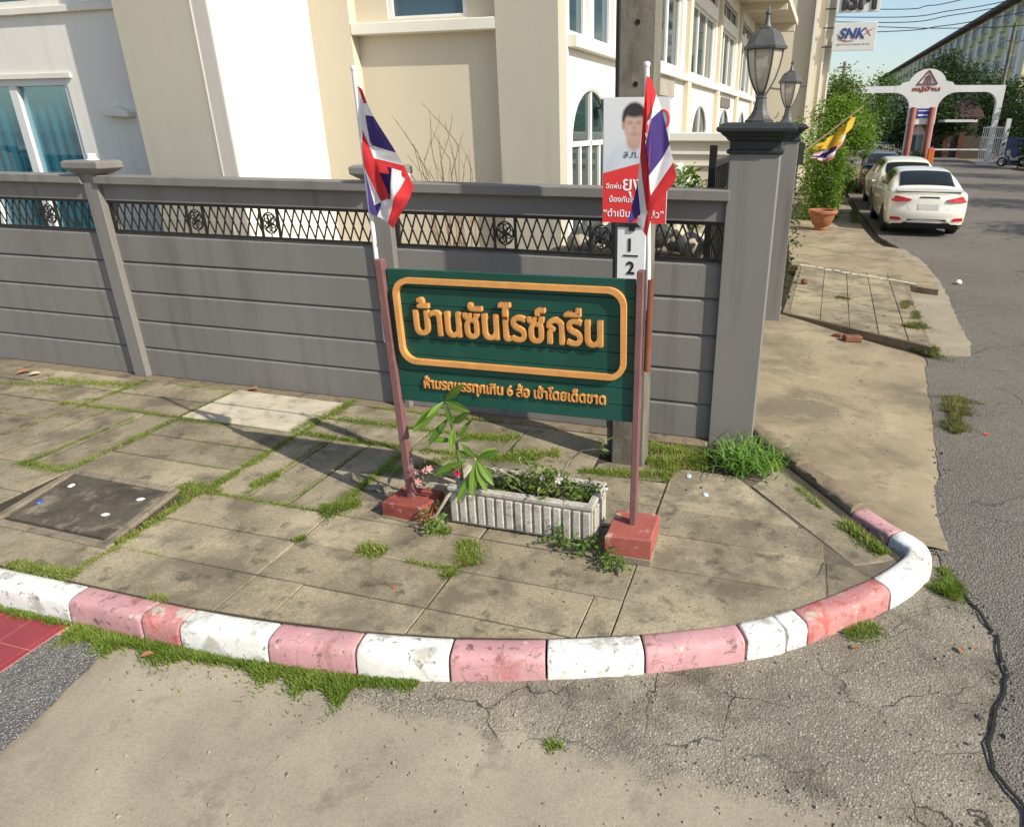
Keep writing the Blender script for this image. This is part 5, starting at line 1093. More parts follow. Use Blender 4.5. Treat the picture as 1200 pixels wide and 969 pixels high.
# potted green behind the right end of the fence
for (x, y, z, r_, sd, lb) in [(-1.28, 6.6, 2.02, .20, 3, 'leafy green plant showing over the fence right of the flag'), (-.98, 7.0, 1.98, .18, 4, 'bright leafy plant beside the black gate leaf')]:
    t = thing('yard_plant', lb, 'plant', (x, y, .11), group='plants inside the yard'); ob('stem', MB().tube([(x, y, .1), (x, y, z)], .02, 6), m_bark, t); l_ = MB(); leaf_cloud(l_, crown_centres([(x, y, z, r_), (x + .12, y, z - .25, r_)], 26, sd), 14, .05, .085, seed=sd); ob('foliage', l_, m_leafbright, t, recalc=False)
bx = tag(ob('roof_box', MB().prism([(-1.35, 1.70), (-1.05, 1.70), (-1.0, 1.80), (-1.22, 2.04), (-1.34, 1.9)], 7.4, 7.9, 'y'), plain('box_grey', (.42, .43, .42), .6), bevel=.01), 'pale grey angled cover seen over the fence between the yard plants', 'cover'); bx.location.z = .10
# rocks seen through the lattice
for k in range(7):
    x = -.75 - k * .16; mb = MB(); mb.lathe([(.05, 0), (.12, .05), (.13, .13), (.07, .2), (.01, .22)], (0, 0, 0), 9)
    for i in range(len(mb.v)): v = Vector(mb.v[i]); mb.v[i] = tuple(v * (1 + .35 * mnoise.noise(v * 9 + Vector((k, 0, 0)))))
    o = tag(ob('garden_stone', mb, m_pale, smooth='all'), ['rightmost', 'second', 'third', 'fourth', 'fifth', 'sixth', 'leftmost'][k] + ' pale garden stone ' + ('' if k in (0, 6) else 'from the right ') + 'on the ledge behind the lattice', 'stone', 'garden stones behind the lattice'); o.location = (x, 5.75 + .1 * (k % 2), 1.48 + .04 * (k % 3))
ld = tag(ob('stone_ledge', MB().box(-2.05, -.66, 5.6, 6.1, .11, 1.485), m_rawkerb, bevel=.02), 'rough masonry ledge carrying the garden stones behind the fence', 'ledge')

# ================================================================== tall building beyond, with hanging signs
tb = thing('tall_building', 'tall plain cream building with white vertical ribs behind the lanterns', 'building', (-2, 31.4, 0))
K = 1.30
def kb(x0, x1, y0, y1, z0, z1): return MB().box(x0 * K, x1 * K, y0 * K, y1 * K, z0, z1)
m_tall = mat('wall_cream_tall', (.60, .53, .40), .85, var=.05, scale=.6, fine=.03, stains=[((.50, .45, .35), .9, .55, .75, .4), ((.42, .37, .29), 3, .66, .76, .35)], stretch=(1, 1, .3))
ob('wall', kb(-1.58, .04, 24.2, 36, 0, 12), m_tall, tb); ob('wall', kb(.04, .40, 24.32, 36, 0, 12), m_tall, tb); ob('wall', kb(.40, .62, 24.45, 36, 0, 12), m_tall, tb)
ob('rib', kb(.02, .10, 24.0, 24.318, 0, 12.05), m_wwhite, tb); ob('rib', kb(.36, .41, 24.28, 24.448, 0, 12.05), m_wwhite, tb); ob('rib', kb(.575, .622, 24.41, 24.449, 0, 12.05), m_wwhite, tb)
ob('cable', MB().tube([(-1.7, 31.45, 3.93), (-.8, 31.44, 3.83), (0, 31.2, 3.93)], .01, 5), m_iron, tb)
m_sgn = mat('sign_face', (.60, .595, .57), .5, var=.03, fine=.02); m_navy = plain('ink_navy', (.03, .06, .20), .5); m_pinkink = plain('ink_pink', (.55, .10, .16), .5); m_darkink = plain('ink_dark', (.035, .028, .028), .5)
SY, PK = 24.2 * K, lambda z: 2.5 + (z - 2.5) * K
def hang_sign(z0, z1, label):
    s = thing('hanging_sign', label, 'sign', (1.2 * K, SY, PK(z0))); ob('panel', MB().box(.60 * K, 1.80 * K, SY - .06, SY, PK(z0), PK(z1)), m_sgn, s, bevel=.01)
    for z in (z0 + .12, z1 - .12): ob('bracket', MB().bar((.30 * K, SY - .01, PK(z)), (.60 * K, SY - .01, PK(z)), .04), m_iron, s)
    return s
s1 = hang_sign(4.53, 5.27, 'white hanging sign with blue SNK lettering on the tall building'); s2 = hang_sign(5.52, 6.55, 'upper white hanging sign with dark letters cut off at the top')
me = text_mesh('SNK', .4, .74 * K, 0, .012)
for v in me.vertices: v.co.x += v.co.z * .25
me.materials.append(m_navy); o = bpy.data.objects.new('sign_letters', me); col.objects.link(o); o.parent = s1; o.matrix_parent_inverse = wmat(s1).inverted(); o.location = (.75 * K, SY - .072, PK(4.86))
def swirl(P, r_): ob('swirl', MB().tube([(x * K, SY - .07, PK(z)) for x, z in P], [q * K for q in r_], 5), m_pinkink, s1)
swirl([(.72, 4.99), (.80, 4.84), (1.0, 4.79), (1.2, 4.80)], [.004, .012, .014, .004]); swirl([(1.48, 4.95), (1.60, 5.05), (1.72, 5.12)], [.012, .016, .004]); swirl([(1.50, 5.12), (1.58, 5.02), (1.66, 4.90)], [.004, .012, .004])
text_ob('sign_line', 'Light & Cord Computer Service', .06, m_darkink, (.72 * K, SY - .066, PK(4.68)), s1, width=.92 * K)
text_ob('sign_letters', 'iSM', .5, m_darkink, (.74 * K, SY - .08, PK(5.62)), s2, width=.96 * K, bevel=.03)
# ================================================================== parked cars
def cat2(ctrl, ns, nr):
    """Catmull-Rom surface through a control net -> function S(s, r)"""
    A, B = len(ctrl), len(ctrl[0])
    def cr(p0, p1, p2, p3, t): return .5 * ((2*p1) + (p2-p0)*t + (2*p0-5*p1+4*p2-p3)*t*t + (3*p1-p0-3*p2+p3)*t**3)
    def S(s, r_):
        i = min(A - 2, max(0, int(s))); t = s - i; j = min(B - 2, max(0, int(r_))); q = r_ - j
        row = []
        for a in (i-1, i, i+1, i+2):
            a = min(A-1, max(0, a)); P = [ctrl[a][min(B-1, max(0, b))] for b in (j-1, j, j+1, j+2)]; row.append(cr(*P, q))
        return cr(*row, t)
    return S
def car(label, loc, paint, kind='sedan', detail=True, cat='car'):
    t = thing('parked_car', label, cat, loc, R(90), group='cars parked along the street')
    m_blk = plain('car_black_trim', (.012, .012, .013), .5); m_cg = mat('car_glass', (.015, .018, .018), .08, var=.2, fine=0, spec=.3); m_tail = plain('tail_light', (.42, .012, .018), .2, coat=.5); m_tyre = mat('tyre', (.02, .02, .02), .85, fine=.05); m_rim = plain('wheel_rim', (.45, .45, .46), .35, metal=.7); m_chrome = plain('chrome', (.6, .6, .62), .15, metal=1)
    # stations: x, half width, belt z, top z, half roof width, bottom z
    if kind == 'sedan': ST = [(.10,.80,.95,1.00,.66,.34),(.22,.855,.985,1.045,.68,.26),(.55,.875,1.00,1.085,.66,.22),(.85,.885,1.005,1.24,.60,.20),(1.30,.888,1.00,1.42,.575,.20),(1.75,.888,.99,1.475,.57,.20),(2.45,.888,.97,1.475,.57,.20),(2.95,.888,.95,1.38,.58,.20),(3.45,.885,.93,1.06,.62,.20),(3.75,.88,.90,.965,.66,.20),(4.25,.85,.82,.86,.62,.22),(4.52,.76,.66,.70,.55,.28)]; rw = (2.35, 4.0); sw = (4.0, 7.4)
    else: ST = [(.10,.78,.98,1.08,.64,.36),(.16,.85,1.02,1.25,.61,.28),(.28,.868,1.03,1.44,.585,.24),(.55,.88,1.02,1.52,.57,.22),(1.1,.885,1.01,1.545,.57,.22),(1.9,.885,.99,1.54,.57,.22),(2.55,.885,.97,1.46,.575,.22),(3.1,.88,.96,1.10,.62,.22),(3.4,.87,.93,.99,.66,.22),(3.85,.84,.84,.88,.62,.24),(4.08,.75,.68,.72,.55,.3)]; rw = (.35, 1.9); sw = (2.4, 6.3)
    net = []
    for (x, w, zb, zt, wr, z0) in ST:
        zm = zb - .03
        half = [(w*.86, z0), (w*.965, z0+.07), (w, z0+.25), (w*1.002, zb-.25), (w*.985, zb-.06), (w*.945, zb), (w*.945*.5+wr*.55, (zb+zt)/2+.02), (wr+.03, zt-.07), (wr*.86, zt-.018), (wr*.45, zt), (0, zt+.006)]
        if zt - zb < .12: half = [(w*.86, z0), (w*.965, z0+.07), (w, z0+.25), (w*1.002, zb-.25), (w*.985, zb-.06), (w*.93, zb+(zt-zb)*.25), (w*.86, zb+(zt-zb)*.5), (w*.76, zb+(zt-zb)*.72), (w*.60, zb+(zt-zb)*.88), (w*.32, zt), (0, zt+.004)]
        net.append([Vector((x, y, z)) for y, z in half])
    S = cat2(net, 0, 0); NS, NR = len(ST), 11
    mb = MB(); us, vs = 4, 3; cols_ = (NR - 1) * vs + 1
    def side(sgn):
        b = len(mb.v); rows = (NS - 1) * us + 1
        for i in range(rows):
            for j in range(cols_): p = S(i / us, j / vs); mb.v.append((p.x, p.y * sgn, p.z))
        for i in range(rows - 1):
            for j in range(cols_ - 1):
                q = (b + i*cols_ + j, b + (i+1)*cols_ + j, b + (i+1)*cols_ + j + 1, b + i*cols_ + j + 1); mb.f.append(q if sgn > 0 else q[::-1]); mb.m.append(0)
    side(1); side(-1)
    # rear and front skins
    def endx(y, z, w): return (0.10 - .10 * max(0, 1 - abs(z - .55) / .40) ** .7 - (.02 if z > .8 else 0)) + .13 * abs(y / w) ** 3.2 - .06 * (1 - abs(y / w) ** 2)
    def rear(y, z): return Vector((endx(y, z, .86), y, z))
    for end in (0, NS - 1):
        b = len(mb.v); K = 14
        for j in range(cols_):
            p = S(float(end), j / vs)
            for k in range(K + 1):
                y = p.y * (1 - 2 * k / K); w = max(p.y, .05)
                if end == 0: x = p.x if k in (0, K) else min(p.x, endx(y, p.z, .86))
                else: x = p.x + .16 * (1 - (y / max(w, .3)) ** 2 if abs(y) < w else 0)
                mb.v.append((x, y, p.z))
        for j in range(cols_ - 1):
            for k in range(K): mb.f.append((b + j*(K+1) + k, b + j*(K+1) + k + 1, b + (j+1)*(K+1) + k + 1, b + (j+1)*(K+1) + k)); mb.m.append(0)
    me = mb.mesh('body', paint); bm = bmesh.new(); bm.from_mesh(me); bmesh.ops.remove_doubles(bm, verts=bm.verts, dist=.0015); bmesh.ops.recalc_face_normals(bm, faces=bm.faces); bm.to_mesh(me); bm.free()
    body = ob('body', me, None, t, smooth='all', local=True)
    ob('underbody', MB().box(.35, 4.1 if kind == 'sedan' else 3.7, -.78, .78, .17, .34), m_blk, t, local=True)
    def patch(name, s0, s1, r0, r1, m, off=.006, n=10, sgn=1, par=None):
        p_ = MB()
        for i in range(n + 1):
            for j in range(n + 1):
                s = s0 + (s1 - s0) * i / n; r_ = r0 + (r1 - r0) * j / n; p = S(s, r_); a = S(s + .02, r_) - S(s - .02, r_); b = S(s, r_ + .02 if r_ < 9.97 else r_) - S(s, r_ - .02); nn = a.cross(b); nn = nn.normalized() if nn.length else Vector((0, 0, 1))
                if nn.z < 0 and r_ > 6: nn = -nn
                if nn.y < 0 and r_ <= 8: nn = -nn
                q = p + nn * off; p_.v.append((q.x, q.y * sgn, q.z))
        for i in range(n):
            for j in range(n): a = i*(n+1)+j; p_.f.append((a, a+1, a+n+2, a+n+1)); p_.m.append(0)
        return p_
    # glass: rear window (both halves in one pane), windscreen, side windows
    for nm, s0, s1 in (('rear_window', rw[0], rw[1]), ('windscreen', (sw[1] - .55 if kind == 'sedan' else sw[1] - .9), sw[1] + .35)):
        A = patch(nm, s0, s1, 7.35, 10, m_cg, .007, 12, 1); B = patch(nm, s0, s1, 7.35, 10, m_cg, .007, 12, -1); A.add(B.v, B.f); ob(nm, A, m_cg, t, smooth='all', local=True)
    for sgn in (1, -1):
        mid = (sw[0] + sw[1]) / 2
        for a, b in ((sw[0], mid - .06), (mid + .06, sw[1] - .75)): ob('side_window', patch('side_window', a, b, 5.35, 6.85, m_cg, .006, 8, sgn), m_cg, t, smooth='all', local=True)
    # wheels
    wx = (.98, 3.65) if kind == 'sedan' else (.72, 3.25)
    for x in wx:
        for sgn in (1, -1):
            y = .70 * sgn; prof = [(.21, -.10), (.29, -.105), (.312, -.085), (.318, -.04), (.318, .04), (.312, .085), (.29, .105), (.21, .10)]
            w_ = ob('wheel', MB().lathe(prof, (x, y + .06 * sgn, .318), 26, axis='y'), m_tyre, t, smooth=True, local=True)
            ob('rim', MB().lathe([(.20, .05), (.205, .10), (.15, .085), (.05, .10), (.01, .10)] if sgn > 0 else [(.20, -.05), (.205, -.10), (.15, -.085), (.05, -.10), (.01, -.10)], (x, y + .06 * sgn, .318), 20, axis='y'), m_rim, w_, smooth=True, local=True)
            ob('wheel_arch', MB().prism([(x + .37 * math.cos(a), .318 + .37 * math.sin(a)) for a in [math.pi * k / 14 - .1 for k in range(15)]] + [(x - .37, .2), (x + .37, .2)], .60 * sgn, .886 * sgn + .006 * sgn, 'y'), m_blk, t, local=True)
    # rear details
    def rpoly(name, pts, m, off=.012, par=t, thick=.02):
        p_ = MB(); n = len(pts); f = [rear(y, z) for y, z in pts]
        p_.add([(q.x - off, q.y, q.z) for q in f] + [(q.x + thick, q.y, q.z) for q in f], [tuple(range(n)), tuple(range(n, 2*n))[::-1]] + [(i, (i+1) % n, n + (i+1) % n, n + i) for i in range(n)]); return ob(name, p_, m, par, local=True)
    if kind == 'sedan':
        for sgn in (1, -1):
            rpoly('tail_light', [(y * sgn, z) for y, z in ((.80, .93), (.70, .935), (.54, .900), (.38, .865), (.40, .828), (.55, .81), (.72, .80), (.815, .81))], m_tail, .034)
            rpoly('reflector', [(y * sgn, z) for y, z in ((.79, .46), (.60, .455), (.53, .40), (.60, .375), (.79, .385))], m_tail, .03)
            rpoly('bumper_lip', [(y * sgn, z) for y, z in ((.80, .345), (.58, .345), (.44, .42), (.40, .40), (.55, .315), (.78, .305))], paint, .045)
        rpoly('diffuser', [(.80, .20), (.60, .33), (.44, .42), (0, .43), (-.44, .42), (-.60, .33), (-.80, .20)], m_blk, .03)
        rpoly('plate', [(.22, .76), (-.22, .76), (-.22, .64), (.22, .64)], plain('plate_grey', (.42, .42, .40), .6), .012); rpoly('garnish', [(.20, .925), (-.20, .925), (-.22, .895), (.22, .895)], m_blk, .016); rpoly('boot_seam', [(.50, .795), (.42, .625), (0, .60), (-.42, .625), (-.50, .795), (-.49, .795), (-.41, .635), (0, .61), (.41, .635), (.49, .795)][:5] + [(-.41, .635), (0, .612), (.41, .635)], plain('seam_grey', (.33, .32, .30), .6), .002)
        sp = MB(); sp.add([(.09, .72, 1.025), (.09, -.72, 1.025), (.30, -.74, 1.045), (.30, .74, 1.045), (.055, .70, 1.05), (.055, -.70, 1.05), (.28, -.72, 1.072), (.28, .72, 1.072)], [(0,1,2,3)[::-1], (4,5,6,7), (0,1,5,4), (1,2,6,5), (2,3,7,6), (3,0,4,7)]); ob('spoiler', sp, paint, t, local=True, bevel=.01)
    else:
        for sgn in (1, -1): rpoly('tail_light', [(y * sgn, z) for y, z in ((.83, 1.0), (.70, 1.03), (.55, .93), (.62, .84), (.82, .80))], m_tail, .02)
        rpoly('plate', [(.22, .72), (-.22, .72), (-.22, .60), (.22, .60)], plain('plate_grey', (.42, .42, .40), .6)); rpoly('diffuser', [(.75, .26), (.6, .40), (-.6, .40), (-.75, .26)], m_blk)
    for sgn in (1, -1): ob('mirror', MB().box(2.78 if kind == 'sedan' else 2.45, 2.90 if kind == 'sedan' else 2.57, *(sorted((.93 * sgn, 1.07 * sgn))), .98, 1.10), paint, t, local=True, bevel=.03)
    return t
m_pearl = mat('paint_pearl_white', (.66, .645, .57), .25, var=.02, fine=.0, spec=.5); m_cream2 = mat('paint_ivory', (.62, .60, .50), .3, var=.02, fine=0, spec=.5); m_carblk = mat('paint_dark', (.02, .022, .026), .2, var=.05, fine=0, spec=.6)
for _m in (m_pearl, m_cream2, m_carblk): _b = _m.node_tree.nodes['Principled BSDF']; _b.inputs['Coat Weight'].default_value = .6; _b.inputs['Coat Roughness'].default_value = .06
car('white sedan with red tail lights, nearest of the parked cars', (3.03, 18.15, .045), m_pearl)
car('ivory hatchback parked between the white sedan and the dark car', (3.2, 23.6, .045), m_cream2, 'hatch')
car('dark sedan, farthest of the three parked cars', (3.15, 29.4, .045), m_carblk)

# ================================================================== entrance arch with guard house
m_gw = mat('gate_white', (.66, .65, .63), .8, var=.06, scale=.7, fine=.03, stains=[((.46, .45, .43), .8, .55, .72, .5)], stretch=(1, 1, .4)); m_gred = mat('gate_red', (.29, .105, .082), .8, var=.08, fine=.04)
ga = thing('entrance_arch', 'white double entrance arch with red columns across the far street', 'arch', (8, 57, 0))
def arc_pts(cx, cz, rx, rz, a0, a1, n=10): return [(cx + rx * math.cos(R(a0 + (a1 - a0) * k / n)), cz + rz * math.sin(R(a0 + (a1 - a0) * k / n))) for k in range(n + 1)]
V0, V1 = 57.0, 57.5
# centre pylon with dome and shoulders
pyl = [(7.12, 2.55), (8.93, 2.55), (8.93, 3.55)] + arc_pts(10.05, 3.55, 1.12, 1.05, 180, 90, 8) + [(10.05, 5.03), (9.75, 5.05), (9.62, 5.22), (9.30, 5.30)] + arc_pts(8.03, 5.0, 1.22, 1.08, 16, 164, 16) + [(6.76, 5.30), (6.44, 5.22), (6.31, 5.05), (6.0, 5.03)] + arc_pts(6.0, 3.55, 1.12, 1.05, 90, 0, 8)
def cprism(mb, poly, y0, y1):
    tr = tessellate_polygon([[Vector((p[0], p[1], 0)) for p in poly]]); n = len(poly)
    mb.add([(p[0], y0, p[1]) for p in poly] + [(p[0], y1, p[1]) for p in poly], [tuple(x) for x in tr] + [tuple(n + i for i in x)[::-1] for x in tr] + [(i, (i+1) % n, n + (i+1) % n, n + i) for i in range(n)]); return mb
ob('pylon', cprism(MB(), pyl, V0, V1), m_gw, ga)
rb = [(10.051, 4.60)] + arc_pts(11.75, 3.75, .85, .85, 90, 0, 8) + [(12.60, 2.9), (12.95, 2.9), (12.95, 5.0), (10.051, 5.03)]
ob('beam', cprism(MB(), rb, V0 + .01, V1 - .01), m_gw, ga)
lb_ = [(5.999, 4.60), (5.999, 5.03), (.9, 5.0), (.9, 0), (1.3, 0), (1.3, 3.75)] + arc_pts(2.15, 3.75, .85, .85, 180, 90, 8)
ob('beam', cprism(MB(), lb_, V0 + .01, V1 - .01), m_gw, ga)
ob('leg', MB().box(12.62, 12.93, V0 + .03, V1 - .03, 0, 2.899), m_gw, ga)
for u in (7.42, 8.64): ob('column', MB().lathe([(.20, 0), (.20, 3.62), (.17, 3.66)], (u, V0 - .06, 0), 14), m_gred, ga, smooth=True)
ob('pier', MB().box(7.16, 7.50, V0 + .05, V1, 0, 2.549), m_gw, ga); ob('pier', MB().box(8.55, 8.90, V0 + .05, V1, 0, 2.549), m_gw, ga)
tri = MB(); P3 = [(7.40, 5.12), (8.66, 5.12), (8.03, 5.98)]
for a, b in zip(P3, P3[1:] + P3[:1]): tri.bar((a[0], V0 - .03, a[1]), (b[0], V0 - .03, b[1]), .07, .05)
for dx in (-.22, 0, .22): tri.bar((8.03 + dx, V0 - .03, 5.16), (8.03 + dx * .3, V0 - .03, 5.66), .06, .04)
ob('emblem', tri, mat('emblem_maroon', (.16, .06, .055), .7), ga); text_ob('gate_letters', 'หมู่บ้าน', .4, mat('letter_rust', (.30, .06, .025), .7), (7.15, V0 - .02, 4.72), ga, width=1.75, height=.38, bevel=.02)
bs_ = ob('blue_sign', MB().box(7.66, 8.46, V0 - .05, V0 - .01, 2.98, 3.58), plain('sign_blue', (.02, .035, .26), .5), ga)
ob('sign_stripe', MB().box(7.72, 8.40, V0 - .056, V0 - .051, 3.40, 3.46), m_lwhite, bs_); ob('sign_stripe', MB().box(7.74, 8.38, V0 - .056, V0 - .051, 3.10, 3.20), m_lwhite, bs_)
gh = thing('guard_house', 'small white guard house with gabled roof between the red columns', 'guard house', (8.03, 58.3, 0))
ob('wall', cprism(MB(), [(7.52, 0), (8.54, 0), (8.54, 2.1), (8.03, 2.62), (7.52, 2.1)], 57.55, 59), m_gw, gh); gb = MB(); gb.bar((7.40, 57.5, 2.02), (8.03, 57.5, 2.70), .09, .12); gb.bar((8.66, 57.5, 2.02), (8.03, 57.5, 2.70), .09, .12); ob('gable_trim', gb, m_gred, gh)
ob('window', MB().box(7.62, 8.0, 57.52, 57.549, .75, 1.85), mat('guard_glass', (.05, .12, .12), .1, fine=0), gh); ob('door', MB().box(8.06, 8.44, 57.52, 57.549, .05, 1.9), mat('guard_door', (.22, .33, .30), .5), gh)
ba = thing('barrier', 'long white barrier arm across the right-hand arch', 'barrier', (9.0, 56.2, 0)); ob('arm', MB().bar((8.7, 56.2, .93), (12.6, 56.2, .95), .10, .06), m_gw, ba); ob('motor_box', MB().box(8.72, 9.10, 56.0, 56.35, 0, 1.02), plain('box_orange', (.62, .15, .02), .5), ba, bevel=.03); ob('light_cap', MB().box(8.80, 9.0, 56.08, 56.26, 1.021, 1.12), plain('cap_blue', (.05, .08, .4), .4), ba)
b2 = tag(ob('orange_barrier_box', MB().prism([(6.1, 0), (7.0, 0), (6.95, .45), (6.7, .6), (6.4, .55)], 55.9, 56.3, 'y'), MATS['box_orange'], bevel=.03), 'low orange barrier block left of the guard house', 'barrier')
ob_b = thing('guard_bush', 'dark green bush between the red columns', 'plant', (8.0, 56.4, 0)); ob('stem', MB().tube([(8, 56.4, 0), (8, 56.4, .5)], .03, 5), m_bark, ob_b); ob('foliage', leaf_cloud(MB(), crown_centres([(8.0, 56.4, .45, .42)], 40, 2), 10, .08, .14, seed=2), m_leafdark, ob_b, recalc=False)
wg = thing('white_gate', 'tall white barred gate leaf at the right side of the street', 'gate', (11.7, 53.5, 0)); wgm = MB()
A, B = Vector((11.45, 53.8, 0)), Vector((12.45, 53.0, 0))
for k in range(11): p = A.lerp(B, k / 10); wgm.bar((p.x, p.y, .08), (p.x, p.y, 2.35 + .12 * math.sin(math.pi * k / 10)), .045)
ob('bars', wgm, m_alu, wg, kind='stuff'); wgm = MB()
for z in (.12, 1.75, 2.36): wgm.bar((A.x, A.y, z), (B.x, B.y, z), .07)
ob('gate_rail', wgm, m_alu, wg); ob('post', MB().box(12.5, 12.75, 52.9, 53.15, 0, 2.9), m_gw, wg)
# houses and wall behind the right arch
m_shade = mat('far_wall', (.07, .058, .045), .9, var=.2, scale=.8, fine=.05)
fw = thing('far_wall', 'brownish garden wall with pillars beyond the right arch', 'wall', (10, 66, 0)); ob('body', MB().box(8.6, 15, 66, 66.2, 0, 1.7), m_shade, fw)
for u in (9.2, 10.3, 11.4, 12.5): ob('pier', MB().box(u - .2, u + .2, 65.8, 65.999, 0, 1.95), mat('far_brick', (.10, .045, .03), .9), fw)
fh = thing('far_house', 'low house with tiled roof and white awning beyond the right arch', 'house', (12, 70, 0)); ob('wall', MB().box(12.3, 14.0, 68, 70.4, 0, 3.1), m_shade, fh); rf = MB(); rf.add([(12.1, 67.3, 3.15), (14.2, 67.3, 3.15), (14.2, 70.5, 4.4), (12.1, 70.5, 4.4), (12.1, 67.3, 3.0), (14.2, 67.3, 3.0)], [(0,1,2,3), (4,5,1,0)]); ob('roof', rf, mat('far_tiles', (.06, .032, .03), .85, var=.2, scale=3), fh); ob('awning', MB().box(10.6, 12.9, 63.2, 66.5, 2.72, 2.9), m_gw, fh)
# ================================================================== motorbikes
def bike(label, loc, rz, m_body):
    t = thing('motorbike', label, 'motorbike', loc, rz, group='motorbikes parked by the white gate'); m_t = MATS['tyre']; m_bk = MATS['car_black_trim']
    for x in (0, 1.22):
        w_ = ob('wheel', MB().tube([(x + .25 * math.cos(a), 0, .29 + .25 * math.sin(a)) for a in [2 * math.pi * k / 20 for k in range(21)]], .045, 8, cap=False), m_t, t, smooth=True, local=True); ob('rim', MB().lathe([(.21, -.02), (.20, .02)], (x, 0, .29), 16, axis='y', cap=False), m_rim_, w_, local=True); ob('hub', MB().lathe([(.05, -.05), (.05, .05)], (x, 0, .29), 10, axis='y'), m_rim_, w_, local=True)
    b = MB(); b.prism([(-.25, .70), (-.30, .62), (.05, .45), (.35, .38), (.62, .34), (.80, .38), (.88, .70), (1.0, .92), (.92, .95), (.78, .62), (.62, .52), (.45, .60), (.1, .72)], -.10, .10, 'y'); ob('fairing', b, m_body, t, local=True, bevel=.02)
    ob('seat', MB().prism([(-.28, .74), (.48, .68), (.50, .74), (.3, .80), (-.2, .83)], -.12, .12, 'y'), m_bk, t, local=True, bevel=.03); ob('front_fairing', MB().prism([(.90, .62), (1.06, .72), (1.04, .98), (.92, 1.05), (.84, .90)], -.13, .13, 'y'), m_body, t, local=True, bevel=.03)
    f = MB(); f.tube([(.95, .05, .95), (1.22, .05, .29)], .02, 6); f.tube([(.95, -.05, .95), (1.22, -.05, .29)], .02, 6); ob('fork', f, m_rim_, t, local=True); h = MB(); h.tube([(.88, -.33, 1.05), (.95, -.1, 1.0), (.95, .1, 1.0), (.88, .33, 1.05)], .014, 6); ob('handlebar', h, m_bk, t, local=True); ob('headlight', MB().lathe([(.07, 0), (.075, .03), (.03, .06)], (1.05, 0, .88), 12, axis='x'), m_rim_, t, local=True); ob('front_mudguard', MB().tube([(1.22 + .31 * math.cos(a), 0, .29 + .31 * math.sin(a)) for a in [math.pi * (.1 + .75 * k / 8) for k in range(9)]], .05, 6), m_body, t, local=True); ob('engine', MB().box(.35, .75, -.12, .12, .22, .40), m_bk, t, local=True, bevel=.03)
m_rim_ = MATS['wheel_rim']
bike('white motorbike parked by the white barred gate', (13.75, 52.0, .045), R(168), plain('bike_white', (.6, .6, .58), .3)); bike('dark motorbike parked at the right edge near the blue box', (14.75, 51.3, .045), R(155), plain('bike_dark', (.05, .03, .05), .3)); bike('second dark motorbike behind the white one', (14.9, 52.9, .045), R(170), plain('bike_maroon', (.09, .02, .03), .3))
tag(ob('blue_cabinet', MB().box(13.1, 14.0, 54.2, 54.9, .05, 1.75), mat('tarp_blue', (.010, .022, .07), .6, var=.3), bevel=.03), 'tall blue covered box behind the motorbikes', 'box')
tag(ob('roadside_board', MB().prism([(13.2, .05), (13.7, .05), (13.62, 1.1), (13.3, 1.1)], 49.6, 49.7, 'y'), mat('board_yellow', (.50, .42, .10), .6, var=.4, scale=4), bevel=.02), 'yellowish notice board at the right edge of the street', 'board')
# ================================================================== apartment block far right
ap = thing('apartment_block', 'long pale yellow-green apartment block with rows of windows far right', 'building', (30, 170, 0))
m_apw = mat('apartment_wall', (.68, .67, .42), .9, var=.12, scale=.2, fine=.05); m_apf = mat('apartment_fin', (.84, .84, .84), .9, var=.08); m_apg = mat('apartment_glass', (.035, .045, .06), .3, var=.4, scale=.3)
AU, AH, FH, BW = 25.0, 17.0, 2.95, 6.4
ob('wall', MB().box(AU, AU + 14, 104, 290, 0, AH), m_apw, ap); ob('roof', MB().prism([(AU - 1.3, AH), (AU + 15, AH), (AU + 15, AH + .5), (AU + 7, AH + 2.6), (AU - 1.3, AH + .45)], 103, 291, 'y'), mat('apartment_roof', (.13, .10, .085), .9), ap)
wsrc = bsrc = fsrc = None
for b in range(26):
    y = 106 + b * BW
    f_ = MB().box(AU - .55, AU, y - .5, y + .5, 0, AH - .3)
    if fsrc is None: fsrc = ob('fin', MB().box(-.30, -.001, -.55, .55, 0, AH - .3), m_apf, ap, local=True); fsrc.location = (AU - 30, y - 170, 0)
    else: inst(fsrc, 'fin', ap, (AU - 30, y - 170, 0))
    for k in range(1, 6):
        z = AH - k * FH
        if wsrc is None:
            wsrc = ob('window', MB().box(-.06, -.002, 0, 2.7, 0, 1.45), m_apg, ap, local=True); wsrc.location = (AU - 30, y + 1.0 - 170, z + .95); bsrc = ob('balcony', MB().box(-.5, -.003, 0, 2.0, 0, 1.0), m_apw, ap, local=True); bsrc.location = (AU - 30, y + 3.9 - 170, z + .1)
        else: inst(wsrc, 'window', ap, (AU - 30, y + 1.0 - 170, z + .95)); inst(bsrc, 'balcony', ap, (AU - 30, y + 3.9 - 170, z + .1))
        if b < 14: inst(wsrc, 'window', ap, (AU - 30.0, y + 4.0 - 170, z + 1.15), None, (1, .62, .9))
